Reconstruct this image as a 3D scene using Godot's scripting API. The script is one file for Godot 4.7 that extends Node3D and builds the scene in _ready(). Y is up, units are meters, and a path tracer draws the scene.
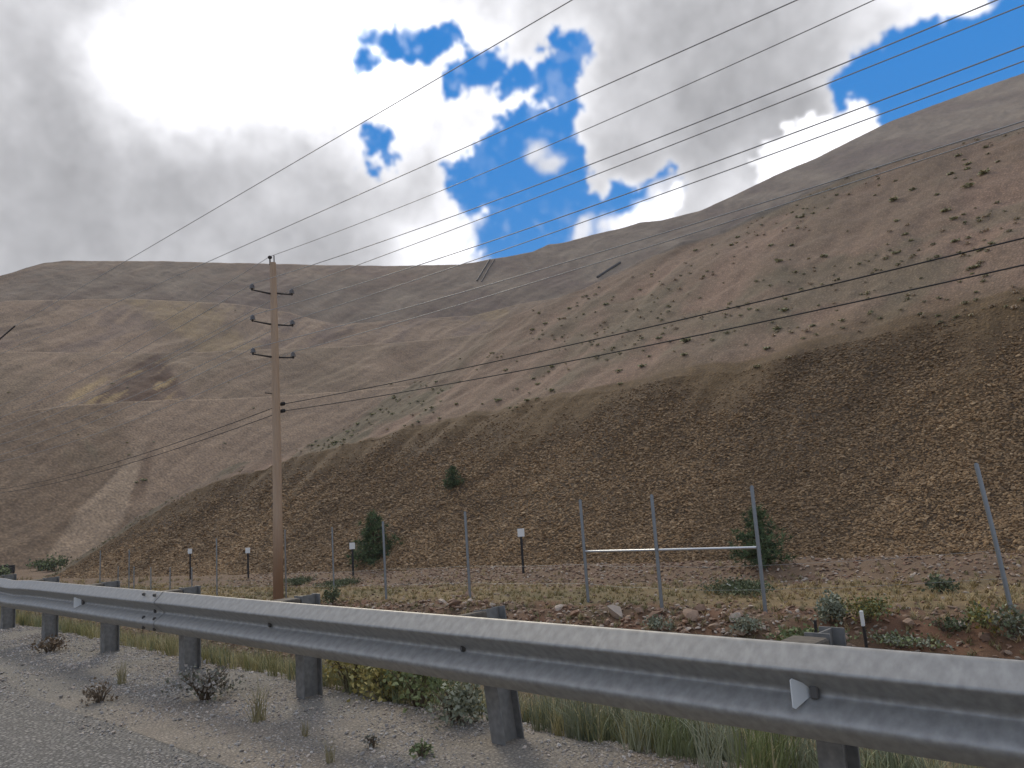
extends Node3D
# A mine waste dump seen from a passing car: guardrail, ditch, utility pole, rocky slope, terraces behind.
# World: the road runs along -Z, +X is to its right (towards the dump), camera 1.3 m above the road.

const FOC := 788.0
const EYE := Vector3(0, 1.3, 0)
var cam_basis := Basis()
var rng := RandomNumberGenerator.new()
var used := {}
var mats := {}
var nz := {}

# ------------------------------------------------------------------ helpers: names and tags
func numbered(called: String) -> String:
	var k: int = used.get(called, 0)
	used[called] = k + 1
	return called if k == 0 else "%s_%03d" % [called, k]

func tag(o: Node3D, label: String, category: String, group := "", kind := "") -> Node3D:
	if label: o.set_meta("label", label)
	if category: o.set_meta("category", category)
	if group: o.set_meta("group", group)
	if kind: o.set_meta("kind", kind)
	return o

func base(called: String, at := Vector3.ZERO, turn := 0.0) -> Node3D:
	var o := Node3D.new()
	o.name = numbered(called)
	add_child(o, true)
	o.position = at
	o.rotation.y = turn
	return o

func put(called: String, mesh: Mesh, m: Material, parent: Node3D = null) -> MeshInstance3D:
	var o := MeshInstance3D.new()
	o.mesh = mesh
	o.material_override = m
	o.cast_shadow = GeometryInstance3D.SHADOW_CASTING_SETTING_ON
	if parent == null:
		o.name = numbered(called)
		add_child(o, true)
	else:
		o.name = called
		var k := 0
		while parent.has_node(NodePath(String(o.name))):
			k += 1
			o.name = "%s_%03d" % [called, k]
		parent.add_child(o, true)
	return o

func structure(o: Node3D, label: String, category: String) -> Node3D:
	return tag(o, label, category, "", "structure")

func copy_of(src: Node3D, called: String, at: Vector3, turn := 0.0, size := 1.0) -> Node3D:
	var c: Node3D = src.duplicate()
	c.name = numbered(called)
	add_child(c, true)
	c.position = at
	c.rotation = Vector3(0, turn, 0)
	c.scale = Vector3.ONE * size
	return c

# ------------------------------------------------------------------ helpers: geometry
class Shape:
	var v := PackedVector3Array()
	var n := PackedVector3Array()
	var c := PackedColorArray()
	func tri(a: Vector3, b: Vector3, d: Vector3, col := Color.WHITE) -> void:
		var q := (d - a).cross(b - a).normalized()
		v.append_array([a, b, d]); n.append_array([q, q, q]); c.append_array([col, col, col])
	func quad(a: Vector3, b: Vector3, d: Vector3, e: Vector3, col := Color.WHITE) -> void:
		tri(a, b, d, col); tri(a, d, e, col)
	func tri_n(a: Vector3, b: Vector3, d: Vector3, na: Vector3, nb: Vector3, nd: Vector3, col := Color.WHITE) -> void:
		v.append_array([a, b, d]); n.append_array([na, nb, nd]); c.append_array([col, col, col])
	func box(center: Vector3, size: Vector3, bas := Basis(), bev := 0.0) -> void:
		# a box with chamfered long edges: an octagon-cornered prism along its local y
		var h := size * 0.5
		var bv := minf(bev, minf(h.x, h.z) * 0.9)
		var ring := []
		if bv <= 0.0:
			ring = [Vector2(-h.x, -h.z), Vector2(h.x, -h.z), Vector2(h.x, h.z), Vector2(-h.x, h.z)]
		else:
			ring = [Vector2(-h.x + bv, -h.z), Vector2(h.x - bv, -h.z), Vector2(h.x, -h.z + bv), Vector2(h.x, h.z - bv), Vector2(h.x - bv, h.z), Vector2(-h.x + bv, h.z), Vector2(-h.x, h.z - bv), Vector2(-h.x, -h.z + bv)]
		prism(ring, -h.y, h.y, center, bas, bv)
	func prism(ring: Array, y0: float, y1: float, center: Vector3, bas := Basis(), cap := 0.0) -> void:
		var k := ring.size()
		var mid := Vector2.ZERO
		for p in ring: mid += p / k
		var levels := [[y0, 1.0], [y1, 1.0]]
		if cap > 0.0:
			var rr := 0.0
			for p in ring: rr = maxf(rr, (p - mid).length())
			var s := 1.0 - cap / rr
			levels = [[y0, s], [y0 + cap, 1.0], [y1 - cap, 1.0], [y1, s]]
		for l in levels.size() - 1:
			for i in k:
				var a: Vector2 = mid + (ring[i] - mid) * levels[l][1]
				var b: Vector2 = mid + (ring[(i + 1) % k] - mid) * levels[l][1]
				var a2: Vector2 = mid + (ring[i] - mid) * levels[l + 1][1]
				var b2: Vector2 = mid + (ring[(i + 1) % k] - mid) * levels[l + 1][1]
				quad(center + bas * Vector3(a.x, levels[l][0], a.y), center + bas * Vector3(b.x, levels[l][0], b.y), center + bas * Vector3(b2.x, levels[l + 1][0], b2.y), center + bas * Vector3(a2.x, levels[l + 1][0], a2.y))
		for e in [[0, false], [levels.size() - 1, true]]:
			var s: float = levels[e[0]][1]
			var y: float = levels[e[0]][0]
			for i in range(1, k - 1):
				var p0: Vector2 = mid + (ring[0] - mid) * s
				var p1: Vector2 = mid + (ring[i] - mid) * s
				var p2: Vector2 = mid + (ring[i + 1] - mid) * s
				var A := center + bas * Vector3(p0.x, y, p0.y)
				var B := center + bas * Vector3(p1.x, y, p1.y)
				var C := center + bas * Vector3(p2.x, y, p2.y)
				if e[1]: tri(A, B, C)
				else: tri(A, C, B)
	func tube(pts: Array, radii: Array, sides: int, caps := true, col := Color.WHITE) -> void:
		var rings := []
		var norms := []
		var up := Vector3.UP
		for i in pts.size():
			var t: Vector3 = (pts[mini(i + 1, pts.size() - 1)] - pts[maxi(i - 1, 0)]).normalized()
			var ref := Vector3.RIGHT if absf(t.dot(up)) > 0.9 else up
			var s := t.cross(ref).normalized()
			var w := s.cross(t).normalized()
			var ring := []
			var nn := []
			for k in sides:
				var a := TAU * k / sides
				var d := s * cos(a) + w * sin(a)
				ring.append(pts[i] + d * radii[mini(i, radii.size() - 1)])
				nn.append(d)
			rings.append(ring); norms.append(nn)
		for i in pts.size() - 1:
			for k in sides:
				var k2 := (k + 1) % sides
				tri_n(rings[i][k], rings[i][k2], rings[i + 1][k2], norms[i][k], norms[i][k2], norms[i + 1][k2], col)
				tri_n(rings[i][k], rings[i + 1][k2], rings[i + 1][k], norms[i][k], norms[i + 1][k2], norms[i + 1][k], col)
		if caps:
			for e in [0, pts.size() - 1]:
				for k in range(1, sides - 1):
					if e == 0: tri(rings[e][0], rings[e][k], rings[e][k + 1], col)
					else: tri(rings[e][0], rings[e][k + 1], rings[e][k], col)
	func mesh() -> ArrayMesh:
		var arr := []
		arr.resize(Mesh.ARRAY_MAX)
		arr[Mesh.ARRAY_VERTEX] = v
		arr[Mesh.ARRAY_NORMAL] = n
		arr[Mesh.ARRAY_COLOR] = c
		var m := ArrayMesh.new()
		m.add_surface_from_arrays(Mesh.PRIMITIVE_TRIANGLES, arr)
		return m

func grid_mesh(nc: int, nr: int, v: PackedVector3Array, c: PackedColorArray) -> ArrayMesh:
	# rows of nc vertices; upward-facing normals
	var nn := PackedVector3Array()
	nn.resize(nc * nr)
	for r in nr:
		for k in nc:
			var i := r * nc + k
			var a := v[r * nc + mini(k + 1, nc - 1)] - v[r * nc + maxi(k - 1, 0)]
			var b := v[mini(r + 1, nr - 1) * nc + k] - v[maxi(r - 1, 0) * nc + k]
			var q := a.cross(b)
			if q.y < 0.0: q = -q
			nn[i] = q.normalized()
	var idx := PackedInt32Array()
	idx.resize((nc - 1) * (nr - 1) * 6)
	var j := 0
	for r in nr - 1:
		for k in nc - 1:
			var i := r * nc + k
			idx[j] = i; idx[j + 1] = i + nc; idx[j + 2] = i + 1
			idx[j + 3] = i + 1; idx[j + 4] = i + nc; idx[j + 5] = i + nc + 1
			j += 6
	var arr := []
	arr.resize(Mesh.ARRAY_MAX)
	arr[Mesh.ARRAY_VERTEX] = v
	arr[Mesh.ARRAY_NORMAL] = nn
	arr[Mesh.ARRAY_COLOR] = c
	arr[Mesh.ARRAY_INDEX] = idx
	var m := ArrayMesh.new()
	m.add_surface_from_arrays(Mesh.PRIMITIVE_TRIANGLES, arr)
	return m

func noise(key: String, freq: float, octaves := 4, kind := FastNoiseLite.TYPE_SIMPLEX_SMOOTH) -> FastNoiseLite:
	if not nz.has(key):
		var f := FastNoiseLite.new()
		f.noise_type = kind
		f.seed = hash(key) % 10000
		f.frequency = freq
		f.fractal_octaves = octaves
		nz[key] = f
	return nz[key]

func curve(pts: Array, x: float) -> float:
	if x <= pts[0][0]: return pts[0][1]
	for i in pts.size() - 1:
		if x <= pts[i + 1][0]:
			return lerpf(pts[i][1], pts[i + 1][1], (x - pts[i][0]) / (pts[i + 1][0] - pts[i][0]))
	return pts[-1][1]

func lin(r: int, g: int, b: int) -> Color:       # a base colour given as sRGB bytes, for vertex colours
	return Color8(r, g, b).srgb_to_linear()

func ray(px: float, py: float) -> Vector3:        # bearing of a surveyed point as seen from the road
	return (cam_basis * Vector3((px - 512) / FOC, (384 - py) / FOC, -1)).normalized()

func on_plane_x(px: float, py: float, x: float) -> Vector3:
	var d := ray(px, py)
	return EYE + d * (x / d.x)

func on_ground(px: float, py: float) -> Vector3:
	var d := ray(px, py)
	var t := 1.0
	while t < 160.0:
		var p := EYE + d * t
		if p.y < gh(p.x, p.z):
			return Vector3(p.x, gh(p.x, p.z), p.z)
		t += 0.02 + t * 0.002
	return EYE + d * 100.0

# ------------------------------------------------------------------ terrain height
func bench(s: float) -> float:
	return -1.13 - 0.033 * clampf(s, -15.0, 72.0)

func gh(x: float, z: float) -> float:
	var s := -z
	var b := bench(s)
	var low := b - 1.15 - 0.1 * noise("ditch", 0.06).get_noise_2d(0, z)
	var edge := 15.4 + 0.7 * noise("edge", 0.12).get_noise_2d(7, z)
	var y: float
	if x < 3.35: y = 0.0
	elif x < 9.0:
		var t := (x - 3.35) / 5.65
		y = lerpf(0.0, low, t * t * (3 - 2 * t) * 0.5 + t * 0.5)
	elif x < 12.4: y = low
	elif x < edge:
		var t := (x - 12.4) / (edge - 12.4)
		y = lerpf(low, b, t * t * 0.35 + t * 0.65)
	else:
		y = b + 0.42 * smoothstep(20.6, 23.2, x)
	if x > 2.3:
		y += 0.02 * smoothstep(2.3, 3.0, x) * noise("g1", 0.9).get_noise_2d(x, z)
	if x > 3.4:
		y += smoothstep(3.4, 6.0, x) * 0.11 * noise("g2", 0.35).get_noise_2d(x, z)
	if x > 11.5 and x < 17.5:
		y += 0.16 * noise("g3", 0.8).get_noise_2d(x, z) * smoothstep(11.5, 13.0, x) * (1 - smoothstep(16.2, 17.5, x))
	return y

# ------------------------------------------------------------------ materials
func tex(key: String, freq: float, octaves: int, kind: int, lo: float, hi: float, normal := false, bump := 4.0) -> NoiseTexture2D:
	var f := FastNoiseLite.new()
	f.seed = hash(key) % 9999
	f.noise_type = kind as FastNoiseLite.NoiseType
	f.frequency = freq
	f.fractal_octaves = octaves
	if kind == FastNoiseLite.TYPE_CELLULAR:
		f.cellular_return_type = FastNoiseLite.RETURN_DISTANCE2_SUB
	var t := NoiseTexture2D.new()
	t.width = 1024; t.height = 1024
	t.seamless = true
	t.noise = f
	if normal:
		t.as_normal_map = true
		t.bump_strength = bump
	else:
		var g := Gradient.new()
		g.set_color(0, Color(lo, lo, lo)); g.set_color(1, Color(hi, hi, hi))
		t.color_ramp = g
	return t

func earth(key: String, size: float, freq: float, kind: int, lo: float, hi: float, bump: float) -> StandardMaterial3D:
	var m := StandardMaterial3D.new()
	m.vertex_color_use_as_albedo = true
	m.roughness = 0.95
	m.uv1_triplanar = true
	m.uv1_world_triplanar = true
	m.uv1_scale = Vector3.ONE / size
	m.albedo_texture = tex(key + "a", freq, 4, kind, lo, hi)
	m.normal_enabled = true
	m.normal_texture = tex(key + "n", freq, 4, kind, 0, 1, true, bump)
	m.normal_scale = 1.0
	return m

func plain(r: int, g: int, b: int, rough := 0.8, metal := 0.0, vc := false) -> StandardMaterial3D:
	var m := StandardMaterial3D.new()
	m.albedo_color = Color8(r, g, b)
	m.roughness = rough
	m.metallic = metal
	m.vertex_color_use_as_albedo = vc
	return m

func build_materials() -> void:
	var C := FastNoiseLite.TYPE_CELLULAR
	var S := FastNoiseLite.TYPE_SIMPLEX_SMOOTH
	mats.talus = earth("talus", 5.0, 0.03, C, 0.55, 1.25, 9.0)
	mats.pink = earth("pink", 6.0, 0.035, C, 0.6, 1.1, 6.0)
	mats.far = earth("far", 14.0, 0.03, S, 0.5, 1.0, 3.0)
	mats.ground = earth("ground", 0.9, 0.035, C, 0.6, 1.2, 6.0)
	mats.asphalt = earth("asphalt", 1.3, 0.045, C, 0.4, 1.35, 9.0)
	var st := plain(255, 255, 255, 0.42, 0.5)
	st.albedo_color = Color(1.0, 0.985, 0.95)
	st.albedo_texture = tex("steel", 0.012, 5, S, 0.56, 0.72)
	st.uv1_triplanar = true
	st.uv1_world_triplanar = true
	st.uv1_scale = Vector3(1.4, 1.4, 1.4)
	st.roughness_texture = tex("steelr", 0.02, 4, S, 0.85, 1.0)
	st.roughness = 0.62
	mats.steel = st
	mats.post_steel = st.duplicate()
	mats.post_steel.metallic = 0.2
	mats.post_steel.albedo_texture = tex("psteel", 0.012, 5, S, 0.44, 0.56)
	mats.post_steel.roughness = 0.65
	mats.bolt = plain(104, 101, 97, 0.6, 0.4)
	mats.reflector = plain(225, 226, 222, 0.35)
	var w := plain(255, 255, 255, 0.9)
	w.albedo_texture = wood_texture(Color8(158, 130, 104), Color8(206, 180, 152))
	w.uv1_triplanar = true
	w.uv1_world_triplanar = true
	w.uv1_scale = Vector3(1.6, 0.12, 1.6)
	w.vertex_color_use_as_albedo = true
	mats.pole = w
	var bw: StandardMaterial3D = w.duplicate()
	bw.albedo_texture = wood_texture(Color8(78, 72, 64), Color8(124, 114, 100))
	bw.uv1_scale = Vector3(0.8, 4.0, 4.0)
	mats.block = bw
	mats.fence = plain(150, 155, 158, 0.5, 0.7)
	mats.rail_tube = plain(200, 203, 205, 0.4, 0.7)
	mats.wire = plain(165, 163, 160, 0.5, 0.2)
	mats.cable = plain(40, 38, 38, 0.7)
	mats.dark = plain(52, 46, 42, 0.8)
	mats.porcelain = plain(120, 120, 122, 0.25)
	mats.sign = plain(232, 232, 226, 0.6)
	mats.rock = plain(255, 255, 255, 0.92, 0.0, true)
	mats.leaf = plain(255, 255, 255, 0.8, 0.0, true)
	mats.leaf.backlight_enabled = true
	mats.leaf.backlight = Color(0.25, 0.25, 0.2)
	mats.bark = plain(84, 66, 52, 0.95)
	mats.twig = plain(104, 90, 74, 0.95)

func wood_texture(a: Color, b: Color) -> ImageTexture:
	var img := Image.create(256, 256, false, Image.FORMAT_RGB8)
	var f := noise("wood", 0.05, 4)
	for y in 256:
		for x in 256:
			var g := 0.5 + 0.5 * f.get_noise_2d(x * 3.0, y * 0.25) + 0.35 * f.get_noise_2d(x * 9.0, y * 0.5 + 400.0)
			img.set_pixel(x, y, a.lerp(b, clampf(g, 0.0, 1.0)))
	return ImageTexture.create_from_image(img)

# ------------------------------------------------------------------ sky
func seg_dist(p: Vector2, a: Vector2, b: Vector2) -> float:
	var ab := b - a
	var t := clampf((p - a).dot(ab) / maxf(ab.length_squared(), 0.001), 0.0, 1.0)
	return (p - a - ab * t).length()

func sky_texture() -> ImageTexture:
	var W := 2048
	var H := 1024
	var img := Image.create(W, H, false, Image.FORMAT_RGBF)
	var inv := cam_basis.inverse()
	var big := noise("cloud_big", 0.9, 5)
	var fine := noise("cloud_fine", 4.0, 6)
	var puff := noise("cloud_puff", 6.0, 5)
	# openings of blue between the clouds: ends of a stroke and its half width, in degrees-like units of the view
	var gaps := [[530, 132, 474, 186, 27], [545, 178, 508, 208, 33], [556, 150, 560, 188, 22], [500, 254, 606, 232, 27], [520, 225, 560, 220, 24], [560, 230, 645, 216, 27], [640, 208, 664, 188, 11], [560, 82, 567, 52, 20], [570, 92, 560, 124, 16], [458, 82, 492, 62, 13], [500, 88, 532, 74, 9], [374, 42, 450, 40, 10], [400, 32, 430, 50, 9], [374, 140, 386, 160, 12], [368, 168, 378, 172, 7], [358, 66, 362, 62, 10],
		[1070, 40, 890, 112, 32], [1070, 36, 925, 74, 46], [960, 50, 870, 84, 24], [858, 92, 905, 78, 24], [845, 100, 870, 96, 17], [1070, 44, 1300, 20, 86], [888, 130, 882, 122, 12]]
	var tufts := [[538, 153, 13], [551, 160, 13], [478, 264, 11], [470, 266, 13], [487, 266, 9], [452, 232, 18], [648, 214, 14], [632, 224, 9], [668, 196, 22], [622, 230, 7], [607, 228, 4], [586, 226, 4]]
	var heads := [[864, 130, 22], [842, 128, 20], [820, 140, 22], [800, 152, 24], [780, 172, 28], [840, 160, 40], [800, 190, 40], [884, 140, 12], [662, 214, 15], [650, 226, 9], [670, 200, 10], [478, 266, 10], [622, 232, 6]]
	var white := [[250, 5, 100, 1.5], [200, 50, 75, 0.8], [300, 60, 60, 0.4], [330, 90, 70, 0.6], [120, 40, 60, 0.4], [350, 20, 80, 0.7], [745, 195, 30, 0.2], [480, 215, 40, 0.35], [430, 255, 40, 0.35], [450, 130, 60, 0.3], [380, 100, 50, 0.2], [550, 120, 40, 0.3], [960, 20, 60, 0.45], [640, 215, 24, 0.7], [480, 20, 70, 0.3], [475, 262, 12, 0.5]]
	var grey := [[190, 205, 110, 0.30], [60, 195, 120, 0.30], [320, 220, 80, 0.22], [30, 45, 55, 0.14], [760, 120, 60, 0.26], [720, 90, 130, 0.22], [650, 150, 80, 0.14], [420, 110, 50, 0.12], [400, 180, 40, 0.14], [110, 255, 100, 0.26], [260, 165, 60, 0.18]]
	var deep := Color(0.002, 0.205, 0.64)
	var pale := Color(0.05, 0.36, 0.80)
	for y in H:
		var el := PI * 0.5 - PI * (y + 0.5) / H
		if el < -0.06:
			for x in W: img.set_pixel(x, y, Color(0.2, 0.17, 0.14))
			continue
		var ce := cos(el)
		var se := sin(el)
		for x in W:
			var az := TAU * (x + 0.5) / W
			var d := Vector3(sin(az) * ce, se, -cos(az) * ce)
			# wide pattern: clouds on a layer overhead
			var pl := Vector3(d.x, 0, d.z) / (maxf(se, 0.0) + 0.22)
			var n1 := big.get_noise_3d(pl.x, 3.0, pl.z)
			var alpha := smoothstep(-0.22, 0.02, n1)
			var bright := 0.80 - 0.30 * smoothstep(0.0, 0.5, n1) + 0.3 * (1 - smoothstep(-0.2, 0.1, n1))
			var q := inv * d
			if q.z < -0.35:
				var p := Vector2(512 - FOC * q.x / q.z, 384 + FOC * q.y / q.z)
				var out := maxf(maxf(-p.x, p.x - 1024.0), -p.y)
				if out < 260.0:
					var f1 := fine.get_noise_3dv(d * 1.6)
					var f2 := 1.0 - absf(puff.get_noise_3dv(d * 2.2)) * 2.4
					var f3 := fine.get_noise_3dv(d * 9.0 + Vector3(9, 0, 0))
					var f4 := fine.get_noise_3dv(d * 22.0 + Vector3(3, 0, 0))
					var w := p + Vector2(fine.get_noise_3dv(d * 2.5 + Vector3(5, 0, 0)), fine.get_noise_3dv(d * 2.5 + Vector3(0, 7, 0))) * 13.0 + Vector2(fine.get_noise_3dv(d * 8.0 + Vector3(15, 0, 0)), fine.get_noise_3dv(d * 8.0 + Vector3(0, 17, 0))) * 9.0
					var gap := -400.0
					for g in gaps:
						gap = maxf(gap, g[4] - seg_dist(w, Vector2(g[0], g[1]), Vector2(g[2], g[3])))
					var edge := -gap + f1 * 10.0 + f2 * 5.0 - 6.0 + f3 * 10.0 + f4 * 6.0
					var crisp := smoothstep(340.0, 420.0, p.x + 2.0 * maxf(p.y - 60.0, 0.0)) * (1 - 0.8 * smoothstep(205.0, 225.0, p.y) * (1 - smoothstep(560.0, 600.0, p.x)))
					var al := smoothstep(lerpf(-13.0, -5.0, crisp), lerpf(11.0, 4.0, crisp), edge)
					var veil := smoothstep(-0.1, 0.4, f3 + 0.5 * f1 + 0.4 * f4) * 0.14 * (1 - smoothstep(560.0, 640.0, p.x)) * (1 - 0.6 * smoothstep(120.0, 150.0, p.y) * (1 - smoothstep(200.0, 225.0, p.y)))
					al = maxf(al, veil)
					for t in tufts:
						var e: float = t[2] - (w - Vector2(t[0], t[1])).length() + f1 * 14.0 + f2 * 3.0
						al = maxf(al, smoothstep(-7.0, 7.0, e) * 0.9)
					var s1 := big.get_noise_3dv(d * 3.4 + Vector3(40, 0, 0))
					var s2 := 1.0 - absf(puff.get_noise_3dv(d * 1.3 + Vector3(0, 30, 0))) * 3.0
					var w0 := w
					w += Vector2(s1, big.get_noise_3dv(d * 3.4 + Vector3(0, 0, 60))) * 60.0
					var b := 0.70
					var low := 0.0
					for k in white:
						b += k[3] * exp(-(w - Vector2(k[0], k[1])).length_squared() / (k[2] * k[2]))
					for k in grey:
						low = maxf(low, 1.0 * k[3] * exp(-(w - Vector2(k[0], k[1])).length_squared() / (k[2] * k[2])))
					b -= low
					b += 0.20 * (1 - smoothstep(0.0, 24.0, edge)) * smoothstep(300.0, 420.0, p.x)
					b *= 1.0 + 0.24 * f1 + 0.20 * s1 + 0.10 * s2 - 0.04 + 0.12 * f3 + 0.06 * f4
					# bright cumulus heads standing in front of the grey layer
					var head := -60.0
					for t in heads: head = maxf(head, t[2] - (w0 - Vector2(t[0], t[1])).length())
					head += f3 * 9.0 + f4 * 6.0 + f2 * 2.0
					var ha := smoothstep(-3.0, 4.0, head) * smoothstep(690.0, 790.0, p.x) if p.x > 690.0 else smoothstep(-3.0, 4.0, head)
					al = maxf(al, ha)
					b = lerpf(b, 1.35 + 0.3 * f3 - 0.004 * maxf(head - 12.0, 0.0), ha)
					var m := 1 - smoothstep(40.0, 260.0, out)
					alpha = lerpf(alpha, al, m)
					bright = lerpf(bright, maxf(b, 0.2), m)
			var blue := deep.lerp(pale, pow(1 - clampf(se, 0.0, 1.0), 4.0))
			var g1 := Color(bright * 0.985, bright * 0.985, bright * 1.025)
			img.set_pixel(x, y, blue.lerp(g1, alpha))
	return ImageTexture.create_from_image(img)

# ------------------------------------------------------------------ hills
var spur_v := PackedVector3Array()
var spur_nc := 0
var spur_lo := 0        # rows of the brown rock slope
var spur_mid := 0       # rows up to the crest
var far_v := PackedVector3Array()
var far_nc := 0
var far_nr := 0

const EDGE_LINE := [[-100, 640], [60, 574], [80, 562], [140, 522], [200, 493], [260, 470], [330, 451], [450, 421], [560, 399], [680, 380], [750, 371], [850, 345], [940, 324], [1024, 304], [1340, 225]]
const CREST_LINE := [[-100, 640], [60, 571], [80, 558], [140, 517], [200, 487], [240, 468], [290, 452], [330, 437], [380, 403], [430, 373], [500, 332], [560, 303], [600, 286], [640, 266], [700, 240], [800, 203], [900, 165], [1024, 126], [1340, 30]]

func tangent(px: float, py: float) -> float:
	var d := ray(px, py)
	return d.y / Vector2(d.x, d.z).length()

func build_spur() -> MeshInstance3D:
	var px0 := 40.0
	var px1 := 1336.0
	spur_nc = 649
	spur_lo = 190
	spur_mid = 290
	var nr := spur_mid + 26
	spur_v.resize(spur_nc * nr)
	var cols := PackedColorArray()
	cols.resize(spur_nc * nr)
	var nb := noise("spur_big", 0.03, 3)
	var ng := noise("spur_gully", 1.0, 3)
	var nm := noise("spur_mid", 0.25, 4)
	var ns := noise("spur_speck", 2.2, 2)
	var brown := lin(122, 98, 70)
	var dark := lin(102, 81, 59)
	var ochre := lin(134, 108, 74)
	var greyb := lin(128, 110, 90)
	var pink := lin(172, 141, 119)
	var pink2 := lin(154, 130, 108)
	var olive := lin(126, 118, 92)
	var road := lin(120, 112, 106)
	for k in spur_nc:
		var px := lerpf(px0, px1, float(k) / (spur_nc - 1))
		var h := ray(px, 500.0)
		var dir := Vector2(h.x, h.z).normalized()
		var r0 := 23.1 / maxf(dir.x, 0.2)
		var y0 := gh(23.1, dir.y * r0) - 0.12
		var te := tangent(px, curve(EDGE_LINE, px))
		var tc := tangent(px, curve(CREST_LINE, px))
		var mb := 0.70 * dir.x
		var re := maxf((1.3 - y0 + r0 * mb) / maxf(mb - te, 0.05), r0 + 0.3)
		var ye := 1.3 + te * re
		var mp := 0.62 * dir.x
		var rc := maxf((ye - re * mp - 1.3) / minf(tc - mp, -0.02), re + 0.3)
		var yc := 1.3 + tc * rc
		for r in nr:
			var rr: float
			var yy: float
			if r < spur_lo:
				var t := float(r) / spur_lo
				rr = lerpf(r0, re, t)
				yy = lerpf(y0, ye, t) - 0.03 * (re - r0) * 4.0 * t * (1 - t)
			elif r <= spur_mid:
				var t := float(r - spur_lo) / (spur_mid - spur_lo)
				rr = lerpf(re, rc, t)
				yy = lerpf(ye, yc, t)
			else:
				var t := float(r - spur_mid) / (nr - 1 - spur_mid)
				rr = rc + t * t * 26.0 + t * 4.0
				yy = yc - 0.4 * t - 2.2 * t * t
			var p := Vector3(dir.x * rr, yy, dir.y * rr)
			var fade := smoothstep(0.0, 14.0, float(r)) * (1.0 - smoothstep(spur_mid + 2.0, nr - 1.0, float(r)) * 0.5)
			var gul := ng.get_noise_2d(p.z * 0.16 + 0.5 * nb.get_noise_2d(p.x, p.z), p.x * 0.014)
			p.y += fade * (1.1 * nb.get_noise_2d(p.x, p.z) * smoothstep(0.0, 40.0, rr - r0) + (0.55 if r < spur_lo else 0.28) * gul * smoothstep(0.0, 25.0, rr - r0) + 0.22 * nm.get_noise_2d(p.x, p.z))
			var i := r * spur_nc + k
			spur_v[i] = p
			# colour: coarse brown rock below, fines along its upper edge, pink fill above
			var fin := ng.get_noise_2d(p.z * 0.10 + 30.0, p.x * 0.02) + 0.4 * nm.get_noise_2d(p.x, p.z)
			var sp := ns.get_noise_3dv(p)
			var c: Color
			if r <= spur_lo + 3:
				var t := float(r) / spur_lo
				c = brown.lerp(dark, clampf(0.5 + 0.8 * nm.get_noise_2d(p.x * 1.7, p.z * 1.7), 0, 1))
				c = c.lerp(greyb, clampf(1.2 * nb.get_noise_2d(p.x * 3.0 + 90.0, p.z * 3.0), 0.0, 0.7))
				var o := smoothstep(0.72, 1.05, t + 0.32 * fin) + 0.55 * smoothstep(0.25, 0.55, fin) * smoothstep(0.1, 0.5, t)
				c = c.lerp(ochre, clampf(o, 0.0, 0.9))
				c = c * (1.0 + 0.25 * sp)
			elif r <= spur_mid:
				var t := float(r - spur_lo) / (spur_mid - spur_lo)
				c = pink.lerp(pink2, clampf(0.5 + 1.1 * gul + 0.6 * nb.get_noise_2d(p.x * 2.0 + 50.0, p.z * 2.0), 0, 1))
				var g := smoothstep(0.1, 0.45, nb.get_noise_2d(p.x * 2.2 - 70.0, p.z * 2.2) + 0.5 * nm.get_noise_2d(p.x + 40.0, p.z)) * (0.65 if px > 480.0 else 0.9)
				c = c.lerp(olive, g * 0.75)
				c = c.lerp(greyb, smoothstep(0.5, 1.0, t + 0.5 * fin) * 0.35)
				c = c.lerp(ochre, (1 - smoothstep(0.0, 0.1, t + 0.1 * fin)) * 0.5)
				c = c.lerp(road, smoothstep(0.965, 0.985, t) * 0.8 * smoothstep(600.0, 700.0, px))
				c = c * (1.0 + 0.22 * sp)
			else:
				c = road
			c = c * Color(1.08, 1.06, 0.99)
			c.a = 1.0
			cols[i] = c
	var o := put("rocky_hillside", grid_mesh(spur_nc, nr, spur_v, cols), mats.pink)
	return o

const SKY_LINE := [[-400, 400], [-200, 325], [-100, 298], [0, 274], [40, 263], [60, 261], [150, 261], [280, 264], [400, 266], [470, 264], [490, 261], [505, 258], [520, 256], [545, 251], [563, 243], [580, 241], [610, 233], [640, 226], [660, 220], [684, 217], [725, 207], [765, 189], [809, 168], [853, 150], [889, 132], [935, 110], [1024, 76], [1400, -60]]
const GREY_LINE := [[-400, 420], [0, 300], [135, 299], [237, 304], [290, 312], [340, 325], [400, 320], [480, 315], [530, 303], [600, 292], [640, 276], [700, 254], [800, 216], [900, 178], [1024, 140], [1400, 10]]
const MID_LINE := [[-400, 450], [0, 352], [160, 353], [340, 347], [430, 340], [500, 332], [560, 324], [700, 305], [1024, 250], [1400, 150]]
const LOW_LINE := [[-400, 480], [-60, 424], [0, 415], [70, 405], [110, 402], [200, 400], [275, 396], [340, 392], [420, 385], [480, 374], [560, 362], [700, 340], [1024, 300], [1400, 200]]

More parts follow.
